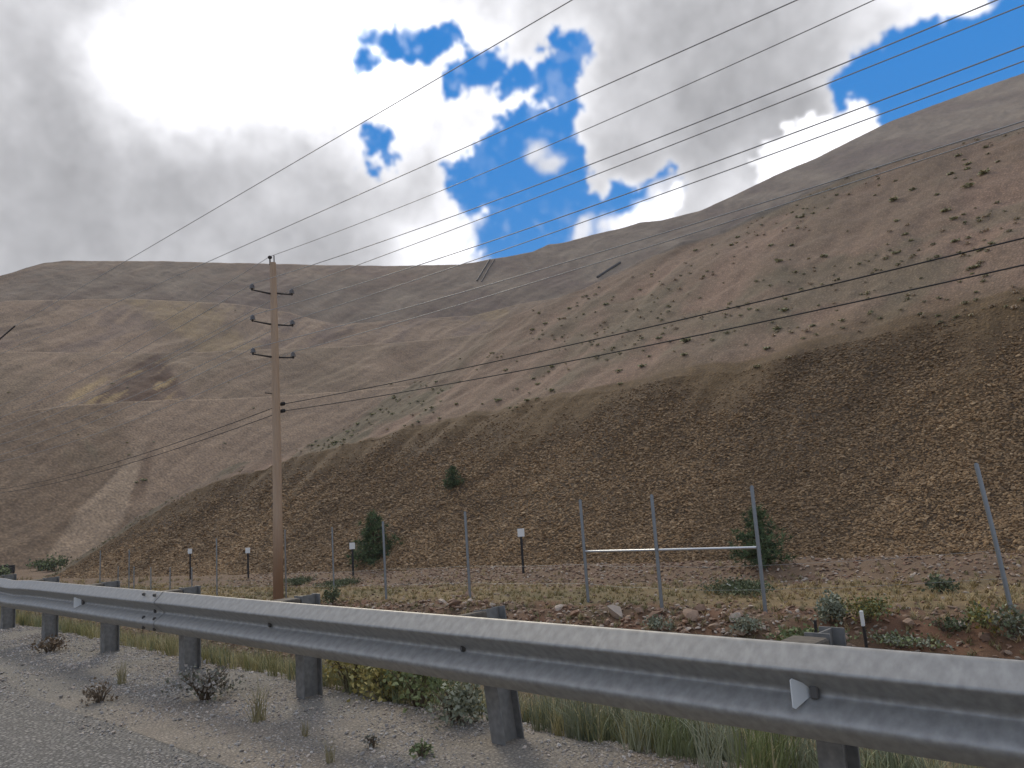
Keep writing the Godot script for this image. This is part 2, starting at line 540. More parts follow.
func build_far() -> MeshInstance3D:
	far_nc = 720
	var rows := [90, 6, 56, 6, 64, 6, 64, 8]      # face, bench, face, bench, face, bench, face, top
	far_nr = 1
	for q in rows: far_nr += q
	far_v.resize(far_nc * far_nr)
	var cols := PackedColorArray()
	cols.resize(far_nc * far_nr)
	var nb := noise("far_big", 0.012, 4)
	var ng := noise("far_gully", 1.0, 4)
	var nm := noise("far_mid", 0.08, 4)
	var ns := noise("far_speck", 0.9, 2)
	var grey := lin(166, 147, 127)
	var grey_d := lin(140, 120, 103)
	var tan_c := lin(184, 156, 130)
	var mid_c := lin(166, 142, 116)
	var brown := lin(140, 114, 90)
	var sand := lin(194, 168, 141)
	var dark := lin(112, 82, 60)
	var yellow := lin(216, 184, 132)
	var olive := lin(122, 116, 92)
	var mauve := lin(148, 126, 113)
	for k in far_nc:
		var px := lerpf(-380.0, 1380.0, float(k) / (far_nc - 1))
		var h := ray(px, 450.0)
		var dir := Vector2(h.x, h.z).normalized()
		var r0 := curve([[-400, 96], [40, 100], [300, 112], [560, 116], [1024, 128], [1400, 130]], px)
		var lines := [LOW_LINE, MID_LINE, GREY_LINE, SKY_LINE]
		var knots := [[r0, -3.7]]
		var m := 0.62
		for l in 4:
			var t := tangent(px, curve(lines[l], px))
			var a: Array = knots[-1]
			var rr := maxf((a[1] - a[0] * m - 1.3) / minf(t - m, -0.06), a[0] + 2.0)
			knots.append([rr, 1.3 + t * rr])
			if l < 3: knots.append([rr + 13.0, 1.3 + t * rr - 0.3])
			else: knots.append([rr + 60.0, 1.3 + t * rr - 3.0])
		var row := 0
		for sct in rows.size():
			for q in rows[sct] + (1 if sct == rows.size() - 1 else 0):
				var t: float = float(q) / rows[sct]
				var rr := lerpf(knots[sct][0], knots[sct + 1][0], t)
				var yy := lerpf(knots[sct][1], knots[sct + 1][1], t)
				var p := Vector3(dir.x * rr, yy, dir.y * rr)
				# the fill was tipped from the benches: streaks run down towards the road
				var a := (atan2(dir.x, -dir.y) * 250.0 - 1.8 * yy * 250.0 / rr) * 0.05 + 0.6 * nb.get_noise_2d(p.x, p.z)
				var gul := ng.get_noise_2d(a, yy * 0.012 + sct * 7.0)
				var streak := ng.get_noise_2d(a * 2.6 + 60.0, yy * 0.03 + sct * 7.0)
				var inner := smoothstep(0.0, 0.15, t) * (1 - smoothstep(0.85, 1.0, t) * 0.75) if sct % 2 == 0 else 0.3
				p.y += inner * ((0.3 if sct == 0 else 0.6) * gul + (0.5 if sct == 0 else 0.8) * nb.get_noise_2d(p.x * 2.0, p.z * 2.0) + 0.14 * nm.get_noise_2d(p.x * 3.0, p.z * 3.0)) + 0.12 * nm.get_noise_2d(p.x * 2.0, p.z * 2.0)
				var i := row * far_nc + k
				far_v[i] = p
				var n1 := nb.get_noise_2d(p.x * 1.5 + 300.0, p.z * 1.5 + p.y)
				var n2 := nm.get_noise_2d(p.x, p.z + p.y)
				var c: Color
				var up := t
				if sct >= 6:
					c = grey.lerp(grey_d, clampf(0.55 + 1.3 * n1 + 0.7 * streak, 0, 1))
					c = c.lerp(tan_c, smoothstep(0.55, 1.0, up + 0.5 * n1 + 0.3 * streak) * 0.55 * (1 - smoothstep(380.0, 520.0, px)))
					c = c.lerp(mauve, smoothstep(0.1, 0.4, n1 + 0.3 * streak) * 0.5)
				elif sct >= 4:
					c = tan_c.lerp(mid_c, clampf(0.45 + 1.2 * n1 + 0.5 * streak, 0, 1))
					c = c.lerp(mauve, smoothstep(0.05, 0.4, streak + 0.8 * n2) * 0.6)
					c = c.lerp(yellow, smoothstep(0.3, 0.5, n1 + 0.4 * streak) * 0.35)
				elif sct >= 2:
					c = mid_c.lerp(tan_c, clampf(0.4 + n1 + 0.7 * streak, 0, 1))
					# fan of dark fill tipped from one point on the bench, streaked with yellow
					var fy := (1 - up) * 48.0
					var left := px - (158.0 - 1.85 * fy)
					var right := px - (160.0 + 0.7 * fy)
					var fan := smoothstep(-6.0, 5.0, left + 10.0 * streak) * (1 - smoothstep(-5.0, 4.0, right + 6.0 * streak)) * smoothstep(15.0, 60.0, px)
					var core := fan * (1 - smoothstep(55.0, 95.0, left + 20.0 * streak - 0.2 * fy))
					c = c.lerp(mauve, fan * 0.6)
					c = c.lerp(dark, core * 0.6)
					c = c.lerp(dark, core * smoothstep(-0.3, 0.2, streak + 0.5 * n2) * 0.6)
					var st2 := ng.get_noise_2d(a * 3.4 + 14.0, yy * 0.10)
					c = c.lerp(yellow, core * smoothstep(0.10, 0.26, st2 + 0.4 * n2) * 0.75)
					c = c.lerp(yellow, (1 - smoothstep(0.5, 1.0, Vector2((px - 90.0 + 1.9 * (fy - 27.0)) / 14.0, (fy - 29.0) / 9.0).length() + 0.9 * n2)) * 0.7)
					c = c.lerp(dark, smoothstep(0.2, 0.5, streak + n1) * (1 - smoothstep(0.0, 60.0, px)) * 0.5)
					c = c.lerp(brown, (1 - smoothstep(350.0, 470.0, px)) * smoothstep(385.0, 420.0, px + 40.0 * n2) * smoothstep(-0.1, 0.2, n2 + 0.5 * streak + 0.2) * 0.8)
				else:
					c = mid_c.lerp(brown, clampf(0.35 + 0.7 * n1 + 0.15 * streak, 0, 1))
					var east := smoothstep(118.0, 150.0, px + 30.0 * n1 + 22.0 * (up - 0.5))
					c = c.lerp(brown, (1 - east) * 0.4)
					c = c.lerp(tan_c, east * 0.8)
					var gx := curve([[0.0, 66.0], [0.25, 100.0], [0.48, 130.0], [0.65, 142.0], [1.0, 150.0]], up)
					var gw := curve([[0.0, 36.0], [0.3, 27.0], [0.5, 12.0], [0.65, 5.0], [1.0, 2.0]], up)
					var g := 1 - smoothstep(gw * 0.75, gw, absf(px - gx + 5.0 * n2))
					c = c.lerp(sand, g * 0.85 * (1 - 0.75 * smoothstep(0.5, 0.75, up)))
					c = c.lerp(dark, (1 - smoothstep(3.0, 9.0, absf(px - gx - gw * 1.0 - 2.0))) * smoothstep(0.25, 0.4, up) * (1 - smoothstep(0.5, 0.8, up)) * 0.45)
					c = c.lerp(olive, smoothstep(0.05, 0.35, n1 + 0.6 * n2) * smoothstep(0.45, 0.7, up) * (1 - east) * 0.75)
				if sct % 2 == 1: c = c * 0.82  # bench colour darkened to offset the extra light on its upward face
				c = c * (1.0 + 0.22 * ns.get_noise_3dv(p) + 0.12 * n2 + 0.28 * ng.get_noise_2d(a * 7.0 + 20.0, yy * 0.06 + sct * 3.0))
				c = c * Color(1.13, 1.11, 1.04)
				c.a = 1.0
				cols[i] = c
				row += 1
	return put("terraced_hill", grid_mesh(far_nc, far_nr, far_v, cols), mats.far)

# ------------------------------------------------------------------ scattered things
func rock_mesh(seed_n: int, flat := 0.7) -> ArrayMesh:
	var r := RandomNumberGenerator.new()
	r.seed = seed_n
	var dirs := [Vector3(1, 0, 0), Vector3(-1, 0, 0), Vector3(0, 1, 0), Vector3(0, -1, 0), Vector3(0, 0, 1), Vector3(0, 0, -1)]
	var faces := [[2, 4, 0], [2, 0, 5], [2, 5, 1], [2, 1, 4], [3, 0, 4], [3, 5, 0], [3, 1, 5], [3, 4, 1]]
	var sz := Vector3(r.randf_range(0.75, 1.25), flat * r.randf_range(0.7, 1.2), r.randf_range(0.6, 1.0)) * 0.5
	var memo := {}
	var s := Shape.new()
	for f in faces:
		var a: Vector3 = dirs[f[0]]
		var b: Vector3 = dirs[f[1]]
		var d: Vector3 = dirs[f[2]]
		var ab := (a + b) * 0.62
		var bd := (b + d) * 0.62
		var da := (d + a) * 0.62
		for t in [[a, ab, da], [ab, b, bd], [da, bd, d], [ab, bd, da]]:
			var q := []
			for p in t:
				var key := Vector3i(p * 100.0)
				if not memo.has(key): memo[key] = r.randf_range(0.72, 1.22)
				q.append(p * memo[key] * sz)
			s.tri(q[0], q[2], q[1])
	return s.mesh()

func scatter(called: String, mesh: Mesh, m: Material, xf: Array, col: Array, parent: Node3D = null) -> MultiMeshInstance3D:
	var mm := MultiMesh.new()
	mm.transform_format = MultiMesh.TRANSFORM_3D
	mm.use_colors = true
	mm.mesh = mesh
	mm.instance_count = xf.size()
	for i in xf.size():
		mm.set_instance_transform(i, xf[i])
		mm.set_instance_color(i, col[i])
	var o := MultiMeshInstance3D.new()
	o.multimesh = mm
	o.material_override = m
	if parent == null:
		o.name = numbered(called)
		add_child(o, true)
	else:
		o.name = called
		var k := 0
		while parent.has_node(NodePath(String(o.name))):
			k += 1
			o.name = "%s_%03d" % [called, k]
		parent.add_child(o, true)
	o.set_meta("kind", "stuff")
	return o

func turned(p: Vector3, s: Vector3) -> Transform3D:
	return Transform3D(Basis.from_euler(Vector3(rng.randf_range(-0.6, 0.6), rng.randf() * TAU, rng.randf_range(-0.6, 0.6))).scaled_local(s), p)

func upright(p: Vector3, s: Vector3, lean := 0.15) -> Transform3D:
	return Transform3D(Basis.from_euler(Vector3(rng.randf_range(-lean, lean), rng.randf() * TAU, rng.randf_range(-lean, lean))).scaled_local(s), p)

func tuft_mesh(seed_n: int, blades: int, width: float, spread: float) -> ArrayMesh:      # a tuft 1 m tall
	var r := RandomNumberGenerator.new()
	r.seed = seed_n
	var s := Shape.new()
	for i in blades:
		var a := r.randf() * TAU
		var out := Vector3(cos(a), 0, sin(a))
		var root := Vector3(r.randf_range(-1, 1), 0, r.randf_range(-1, 1)) * 0.12 * spread
		var hh := r.randf_range(0.45, 1.0)
		var bend := r.randf_range(0.05, 0.5) * spread
		var side := Vector3(-out.z, 0, out.x).rotated(Vector3.UP, r.randf_range(-0.8, 0.8)) * width * r.randf_range(0.6, 1.2)
		var p1 := root + out * bend * 0.3 + Vector3.UP * hh * 0.55
		var p2 := root + out * bend + Vector3.UP * hh
		var t := r.randf_range(0.8, 1.15)
		var c := Color(t, t, t * r.randf_range(0.85, 1.0))
		s.quad(root - side, root + side, p1 + side * 0.7, p1 - side * 0.7, c)
		s.tri(p1 - side * 0.7, p1 + side * 0.7, p2, c)
	return s.mesh()

func leaf_cloud(seed_n: int, count: int, size: Vector3, leaf: float, cols: Array, clump := 5, base_y := 0.0) -> ArrayMesh:
	# leaf-sized faces gathered on clumps through the volume of a low rounded bush
	var r := RandomNumberGenerator.new()
	r.seed = seed_n
	var s := Shape.new()
	var centres := []
	for i in clump:
		var a := r.randf() * TAU
		var q := sqrt(r.randf()) * 0.75
		centres.append(Vector3(cos(a) * q * size.x, base_y + size.y * r.randf_range(0.3, 0.85) * (1.1 - q * 0.5), sin(a) * q * size.z))
	for i in count:
		var ce: Vector3 = centres[i % clump]
		var d := Vector3(r.randfn(), r.randfn() * 0.8, r.randfn()) * 0.24
		var p := ce + d * size
		p.y = maxf(p.y, base_y + 0.02 * size.y)
		var u := Vector3(r.randfn(), r.randfn() + 0.6, r.randfn()).normalized()
		var w := u.cross(Vector3(r.randfn(), r.randfn(), r.randfn())).normalized()
		var l := leaf * r.randf_range(0.6, 1.3)
		var c: Color = cols[r.randi() % cols.size()] * r.randf_range(0.75, 1.2)
		c.a = 1
		s.tri(p - w * l * 0.3, p + w * l * 0.3, p + u * l, c)
		s.tri(p - w * l * 0.3, p + u * l, p - w * l * 0.7 + u * l * 0.5, c)
	return s.mesh()

func stems(seed_n: int, count: int, size: Vector3, rad: float) -> ArrayMesh:
	var r := RandomNumberGenerator.new()
	r.seed = seed_n
	var s := Shape.new()
	for i in count:
		var a := r.randf() * TAU
		var q := sqrt(r.randf()) * 0.8
		var tip := Vector3(cos(a) * q * size.x, size.y * r.randf_range(0.55, 0.95), sin(a) * q * size.z)
		s.tube([Vector3(tip.x * 0.08, -0.03, tip.z * 0.08), tip * Vector3(0.45, 0.55, 0.45) , tip], [rad, rad * 0.75, rad * 0.3], 5)
	return s.mesh()

func shrub(called: String, at: Vector3, size: Vector3, leaf: float, count: int, cols: Array, label: String, category: String, seed_n: int, stem_n := 14, group := "") -> Node3D:
	var o := base(called, at, seed_n * 0.7)
	put("stem", stems(seed_n, stem_n, size, 0.008 * maxf(1.0, size.y)), mats.twig, o)
	put("foliage", leaf_cloud(seed_n + 5, count, size, leaf, cols, 9), mats.leaf, o)
	tag(o, label, category, group)
	return o

func pine(at: Vector3, height: float, width: float, seed_n: int, label: String, detail := 1.0) -> Node3D:
	var o := base("pine_tree", at, seed_n)
	var r := RandomNumberGenerator.new()
	r.seed = seed_n
	var t := Shape.new()
	t.tube([Vector3(0, -0.2, 0), Vector3(0.02, height * 0.5, 0.03), Vector3(0, height * 0.97, 0)], [height * 0.035, height * 0.022, height * 0.006], 8)
	var limbs := Shape.new()
	var s := Shape.new()
	var greens := [lin(76, 92, 58), lin(86, 102, 66), lin(64, 80, 52), lin(98, 114, 76)]
	var whorls := int(13 * detail) + 5
	for w in whorls:
		var f := (w + 0.5) / whorls
		var y := height * lerpf(0.03, 0.97, f)
		var reach := width * 0.5 * (pow(1 - f, 1.0) * 1.02 + 0.05) * r.randf_range(0.8, 1.12)
		var arms := int(lerpf(8, 4, f))
		for b in arms:
			var a := TAU * b / arms + r.randf() * 1.2
			var rc := reach * r.randf_range(0.6, 1.15)
			var tip := Vector3(cos(a) * rc, y + rc * r.randf_range(0.12, 0.4), sin(a) * rc)
			limbs.tube([Vector3(0, y, 0), tip], [0.022 * height * 0.3, 0.004 * height * 0.4], 4)
			var puffs := int(maxf(2.0, 5.0 * rc / (width * 0.5)))
			for q in puffs:
				var ce := Vector3(0, y, 0).lerp(tip, (q + 1.0) / puffs) + Vector3(r.randfn(), r.randfn() * 0.6, r.randfn()) * 0.05 * width
				var g: Color = greens[r.randi() % 4] * r.randf_range(0.8, 1.25)
				g.a = 1
				for nn in int(17 * detail):
					var dd := Vector3(r.randfn(), r.randfn() + 0.5, r.randfn()).normalized()
					var ll := width * r.randf_range(0.06, 0.13)
					var sd := dd.cross(Vector3(r.randfn(), r.randfn(), r.randfn())).normalized() * width * 0.008
					s.tri(ce - sd, ce + sd, ce + dd * ll, g)
	put("trunk", t.mesh(), mats.bark, o)
	put("limbs", limbs.mesh(), mats.bark, o)
	put("crown", s.mesh(), mats.leaf, o)
	tag(o, label, "pine tree")
	return o

# ------------------------------------------------------------------ guardrail
const RAIL_X := 2.90
const PROFILE := [[0.004, 0.002], [0.009, -0.002], [0.016, 0.002], [0.022, 0.009], [0.034, 0.021], [0.074, 0.062], [0.084, 0.072], [0.088, 0.077], [0.0895, 0.083], [0.087, 0.089], [0.078, 0.097], [0.030, 0.139], [0.016, 0.151], [0.008, 0.159], [0.004, 0.168], [0.005, 0.177], [0.009, 0.183], [0.018, 0.190], [0.070, 0.226], [0.082, 0.235], [0.090, 0.244], [0.0925, 0.255], [0.088, 0.267], [0.076, 0.281], [0.036, 0.318], [0.022, 0.330], [0.012, 0.334], [0.004, 0.331]]

func dent(z: float) -> Vector2:      # small bends that the beam has taken
	var n := noise("dent", 0.12, 2)
	var d := Vector2(0.012 * n.get_noise_2d(z, 0), 0.010 * n.get_noise_2d(z, 50))
	d.y -= 0.010 * exp(-pow((z + 10.9) / 0.32, 2.0))
	d.x += 0.022 * exp(-pow((z + 10.9) / 0.4, 2.0))
	return d

func beam_mesh(z0: float, z1: float, off: float, top: float) -> ArrayMesh:
	var s := Shape.new()
	var cnt := int(absf(z1 - z0) / 0.12) + 1
	var pts := []
	for i in cnt + 1:
		var z := lerpf(z0, z1, float(i) / cnt)
		var d := dent(z)
		var row := []
		for p in PROFILE:
			var up: float = 1.0 - p[1] / 0.33
			row.append(Vector3(RAIL_X - p[0] - off - d.x, top - p[1] + d.y * up, z))
		pts.append(row)
	var np := PROFILE.size()
	var nn := []
	for i in cnt + 1:
		var row := []
		for k in np:
			var a: Vector3 = pts[i][mini(k + 1, np - 1)] - pts[i][maxi(k - 1, 0)]
			var b: Vector3 = pts[mini(i + 1, cnt)][k] - pts[maxi(i - 1, 0)][k]
			var q := a.cross(b).normalized()
			if z1 > z0: q = -q
			row.append(q)
		nn.append(row)
	for i in cnt:
		for k in np - 1:
			for side: float in [0.0, 1.0]:
				var o: Vector3 = Vector3(0.004 * side, 0, 0)
				var a: Vector3 = pts[i][k] + o
				var b: Vector3 = pts[i][k + 1] + o
				var c: Vector3 = pts[i + 1][k + 1] + o
				var d: Vector3 = pts[i + 1][k] + o
				var sg: float = 1.0 - 2.0 * side
				s.tri_n(a, b, c, nn[i][k] * sg, nn[i][k + 1] * sg, nn[i + 1][k + 1] * sg)
				s.tri_n(a, c, d, nn[i][k] * sg, nn[i + 1][k + 1] * sg, nn[i + 1][k] * sg)
	for i in cnt:      # rolled lips and the sheared ends
		for k in [0, np - 1]:
			s.quad(pts[i][k], pts[i + 1][k], pts[i + 1][k] + Vector3(0.004, 0, 0), pts[i][k] + Vector3(0.004, 0, 0))
	for i in [0, cnt]:
		for k in np - 1:
			s.quad(pts[i][k], pts[i][k + 1], pts[i][k + 1] + Vector3(0.004, 0, 0), pts[i][k] + Vector3(0.004, 0, 0))
	return s.mesh()

func bolt_mesh(at: Vector3, r: float) -> ArrayMesh:
	var s := Shape.new()
	s.tube([at, at + Vector3(-0.008, 0, 0), at + Vector3(-0.015, 0, 0)], [r, r * 0.9, r * 0.45], 10)
	return s.mesh()

func build_guardrail() -> void:
	var g := base("guardrail")
	var top := 0.705
	var joints := [-37.5, -29.86, -22.24, -14.62, -7.0, 0.62, 8.24]
	for i in joints.size() - 1:
		put("rail_beam", beam_mesh(joints[i] - 0.16, joints[i + 1] + 0.16, 0.006 * (i % 2), top), mats.steel, g)
	for j in [-22.24, -14.62, -7.0, 0.62]:
		for dz in [-0.11, 0.11]:
			for p in [[0.060, 0.026], [0.026, 0.120], [0.060, 0.222], [0.060, 0.303]]:
				var b := Shape.new()
				var at := Vector3(RAIL_X - p[0] - 0.008, top - p[1], j + dz)
				b.tube([at + Vector3(0.01, 0, 0), at + Vector3(-0.006, 0.003, 0), at + Vector3(-0.012, 0.005, 0)], [0.016, 0.015, 0.007], 10)
				put("splice_bolt", b.mesh(), mats.bolt, g)
	var zs := [3.9, 2.1, 0.4, -1.36, -3.17, -5.12, -7.01, -8.85, -10.73, -12.45, -14.0, -15.8, -17.6, -19.4, -21.2, -23.0, -24.8]
	for i in zs.size():
		var z: float = zs[i]
		var lean := 0.0
		if i == 4: lean = 0.13
		var bs := Basis(Vector3.RIGHT, -lean)
		var post := Shape.new()
		var pc := Vector3(3.19, 0.022, z)
		# a rolled steel I section: two flanges and the web between them
		post.box(pc + bs * Vector3(-0.072, 0, 0), Vector3(0.008, 1.36, 0.104), bs, 0.002)
		post.box(pc + bs * Vector3(0.072, 0, 0), Vector3(0.008, 1.36, 0.104), bs, 0.002)
		post.box(pc, Vector3(0.135, 1.355, 0.007), bs, 0.0)
		put("post", post.mesh(), mats.post_steel, g)
		var bl := Shape.new()
		bl.box(Vector3(3.008, 0.54, z - 0.02 - lean * 0.4), Vector3(0.198, 0.30, 0.145), Basis(Vector3.RIGHT, -lean), 0.008)
		put("wooden_block", bl.mesh(), mats.block, g)
		put("post_bolt", bolt_mesh(Vector3(RAIL_X - 0.012, top - 0.165, z + 0.01), 0.02), mats.bolt, g)
	for z in [-1.31, -8.72, -16.0]:
		var p := Shape.new()
		var x := RAIL_X - 0.012
		var ring := [Vector2(0, -0.018), Vector2(0, 0.018), Vector2(-0.075, 0.052), Vector2(-0.085, 0.048), Vector2(-0.085, -0.046), Vector2(-0.075, -0.052)]
		p.prism(ring, -0.003, 0.003, Vector3(0, top - 0.165, 0), Basis(Vector3.UP, -0.42) * Basis(Vector3(1, 0, 0), Vector3(0, 0, 1), Vector3(0, 1, 0)))
		var plate := put("reflector", p.mesh(), mats.reflector, g)
		plate.position = Vector3(x, 0, z)
		var br := Shape.new()
		br.box(Vector3(-0.012, top - 0.165, 0.022), Vector3(0.02, 0.045, 0.03), Basis(), 0.004)
		put("bracket", br.mesh(), mats.bolt, plate)
	tag(g, "long galvanised steel W-beam guardrail on steel posts along the gravel road shoulder", "guardrail")

# ------------------------------------------------------------------ lines and poles
const POLE_AT := Vector2(16.5, -28.55)
func hang(px: float, py: float, dx: float) -> float:      # height of a point on the pole's side arms
	return 1.3 + tangent(px, py) * Vector2(POLE_AT.x + dx, POLE_AT.y).length()

func build_pole() -> void:
	var y0 := gh(POLE_AT.x, POLE_AT.y)
	var o := base("utility_pole", Vector3(POLE_AT.x, y0, POLE_AT.y))
	var topy := hang(277, 263, 0.0) - y0
	var s := Shape.new()
	var pts := []
	var rad := []
	for i in 15:
		var t := i / 14.0
		pts.append(Vector3(0.05 * sin(t * 2.6), -0.4 + (topy + 0.4) * t, 0.04 * sin(t * 2.0)))
		rad.append(lerpf(0.205, 0.125, t))
	s.tube(pts, rad, 20)
	for i in s.v.size():      # the creosote still dark and orange at the butt
		var q := 1.0 - smoothstep(0.5, 3.6, s.v[i].y)
		s.c[i] = Color.WHITE.lerp(Color(0.50, 0.38, 0.28), q)
	put("pole_shaft", s.mesh(), mats.pole, o)
	var con := Shape.new()      # ground wire moulding on the right side
	con.tube([Vector3(0.15, topy - 6.0, -0.06), Vector3(0.148, topy - 3.0, -0.05), Vector3(0.13, topy + 0.35, -0.04)], [0.022], 6)
	put("conduit", con.mesh(), mats.dark, o)
	var hs := [[hang(259, 284, -0.9), hang(290, 289, 0.9)], [hang(259, 315, -0.9), hang(290, 320, 0.9)], [hang(259, 348, -0.9), hang(290, 352, 0.9)]]
	for h in hs:
		for k in 2:
			var sx := -1.0 if k == 0 else 1.0
			var y: float = h[k] - y0 - 0.26
			var a := Shape.new()
			a.tube([Vector3(sx * 0.1, y - 0.03, 0), Vector3(sx * 0.5, y - 0.01, 0), Vector3(sx * 0.95, y + 0.02, 0)], [0.042, 0.034, 0.026], 8)
			a.tube([Vector3(sx * 0.9, y - 0.02, 0), Vector3(sx * 0.9, y + 0.12, 0)], [0.03], 8)
			var arm := put("insulator_arm", a.mesh(), mats.dark, o)
			var ins := Shape.new()
			var ip := []
			var ir := []
			for q in [[0.07, 0.05], [0.075, 0.115], [0.10, 0.115], [0.105, 0.06], [0.13, 0.06], [0.135, 0.10], [0.16, 0.10], [0.165, 0.055], [0.19, 0.055], [0.195, 0.085], [0.22, 0.08], [0.24, 0.04], [0.27, 0.035]]:
				ip.append(Vector3(sx * 0.9, y + q[0], 0)); ir.append(q[1])
			ins.tube(ip, ir, 14)
			put("insulator", ins.mesh(), mats.porcelain, arm)
	var pin := Shape.new()
	pin.tube([Vector3(-0.08, topy - 0.1, 0), Vector3(-0.08, topy + 0.2, 0)], [0.03], 8)
	pin.tube([Vector3(-0.08, topy + 0.16, 0), Vector3(-0.08, topy + 0.19, 0), Vector3(-0.08, topy + 0.26, 0), Vector3(-0.08, topy + 0.29, 0)], [0.05, 0.09, 0.08, 0.03], 12)
	put("top_insulator", pin.mesh(), mats.dark, o)
	for y in [hang(283, 404, 0.4), hang(283, 411, 0.4)]:
		var c := Shape.new()
		c.tube([Vector3(0.1, y - y0, 0.0), Vector3(0.3, y - y0, 0.0)], [0.03], 8)
		c.box(Vector3(0.36, y - y0, 0.02), Vector3(0.12, 0.14, 0.26), Basis(), 0.03)
		put("cable_clamp", c.mesh(), mats.cable, o)
	var stp := Shape.new()
	stp.tube([Vector3(-0.1, 6.05 - y0, 0), Vector3(-0.42, 6.07 - y0, 0.02)], [0.02], 6)
	put("step_bolt", stp.mesh(), mats.dark, o)
	tag(o, "tall weathered wooden utility pole with six side insulators behind the guardrail", "utility pole")
	# the next pole up the valley, past the edge of the view
	var z1 := -84.0
	var y1 := bench(-z1)
	var n := base("utility_pole", Vector3(POLE_AT.x, y1, z1))
	var s2 := Shape.new()
	s2.tube([Vector3(0, -0.4, 0), Vector3(0, 7, 0), Vector3(0, 14.0, 0)], [0.2, 0.16, 0.12], 14)
	put("pole_shaft", s2.mesh(), mats.pole, n)
	tag(n, "distant wooden utility pole carrying the far end of the power lines", "utility pole")

func wire(called: String, pts: Array, r: float, m: Material, label: String, category: String) -> void:
	var s := Shape.new()
	s.tube(pts, [r], 6)
	tag(put(called, s.mesh(), m), label, category)

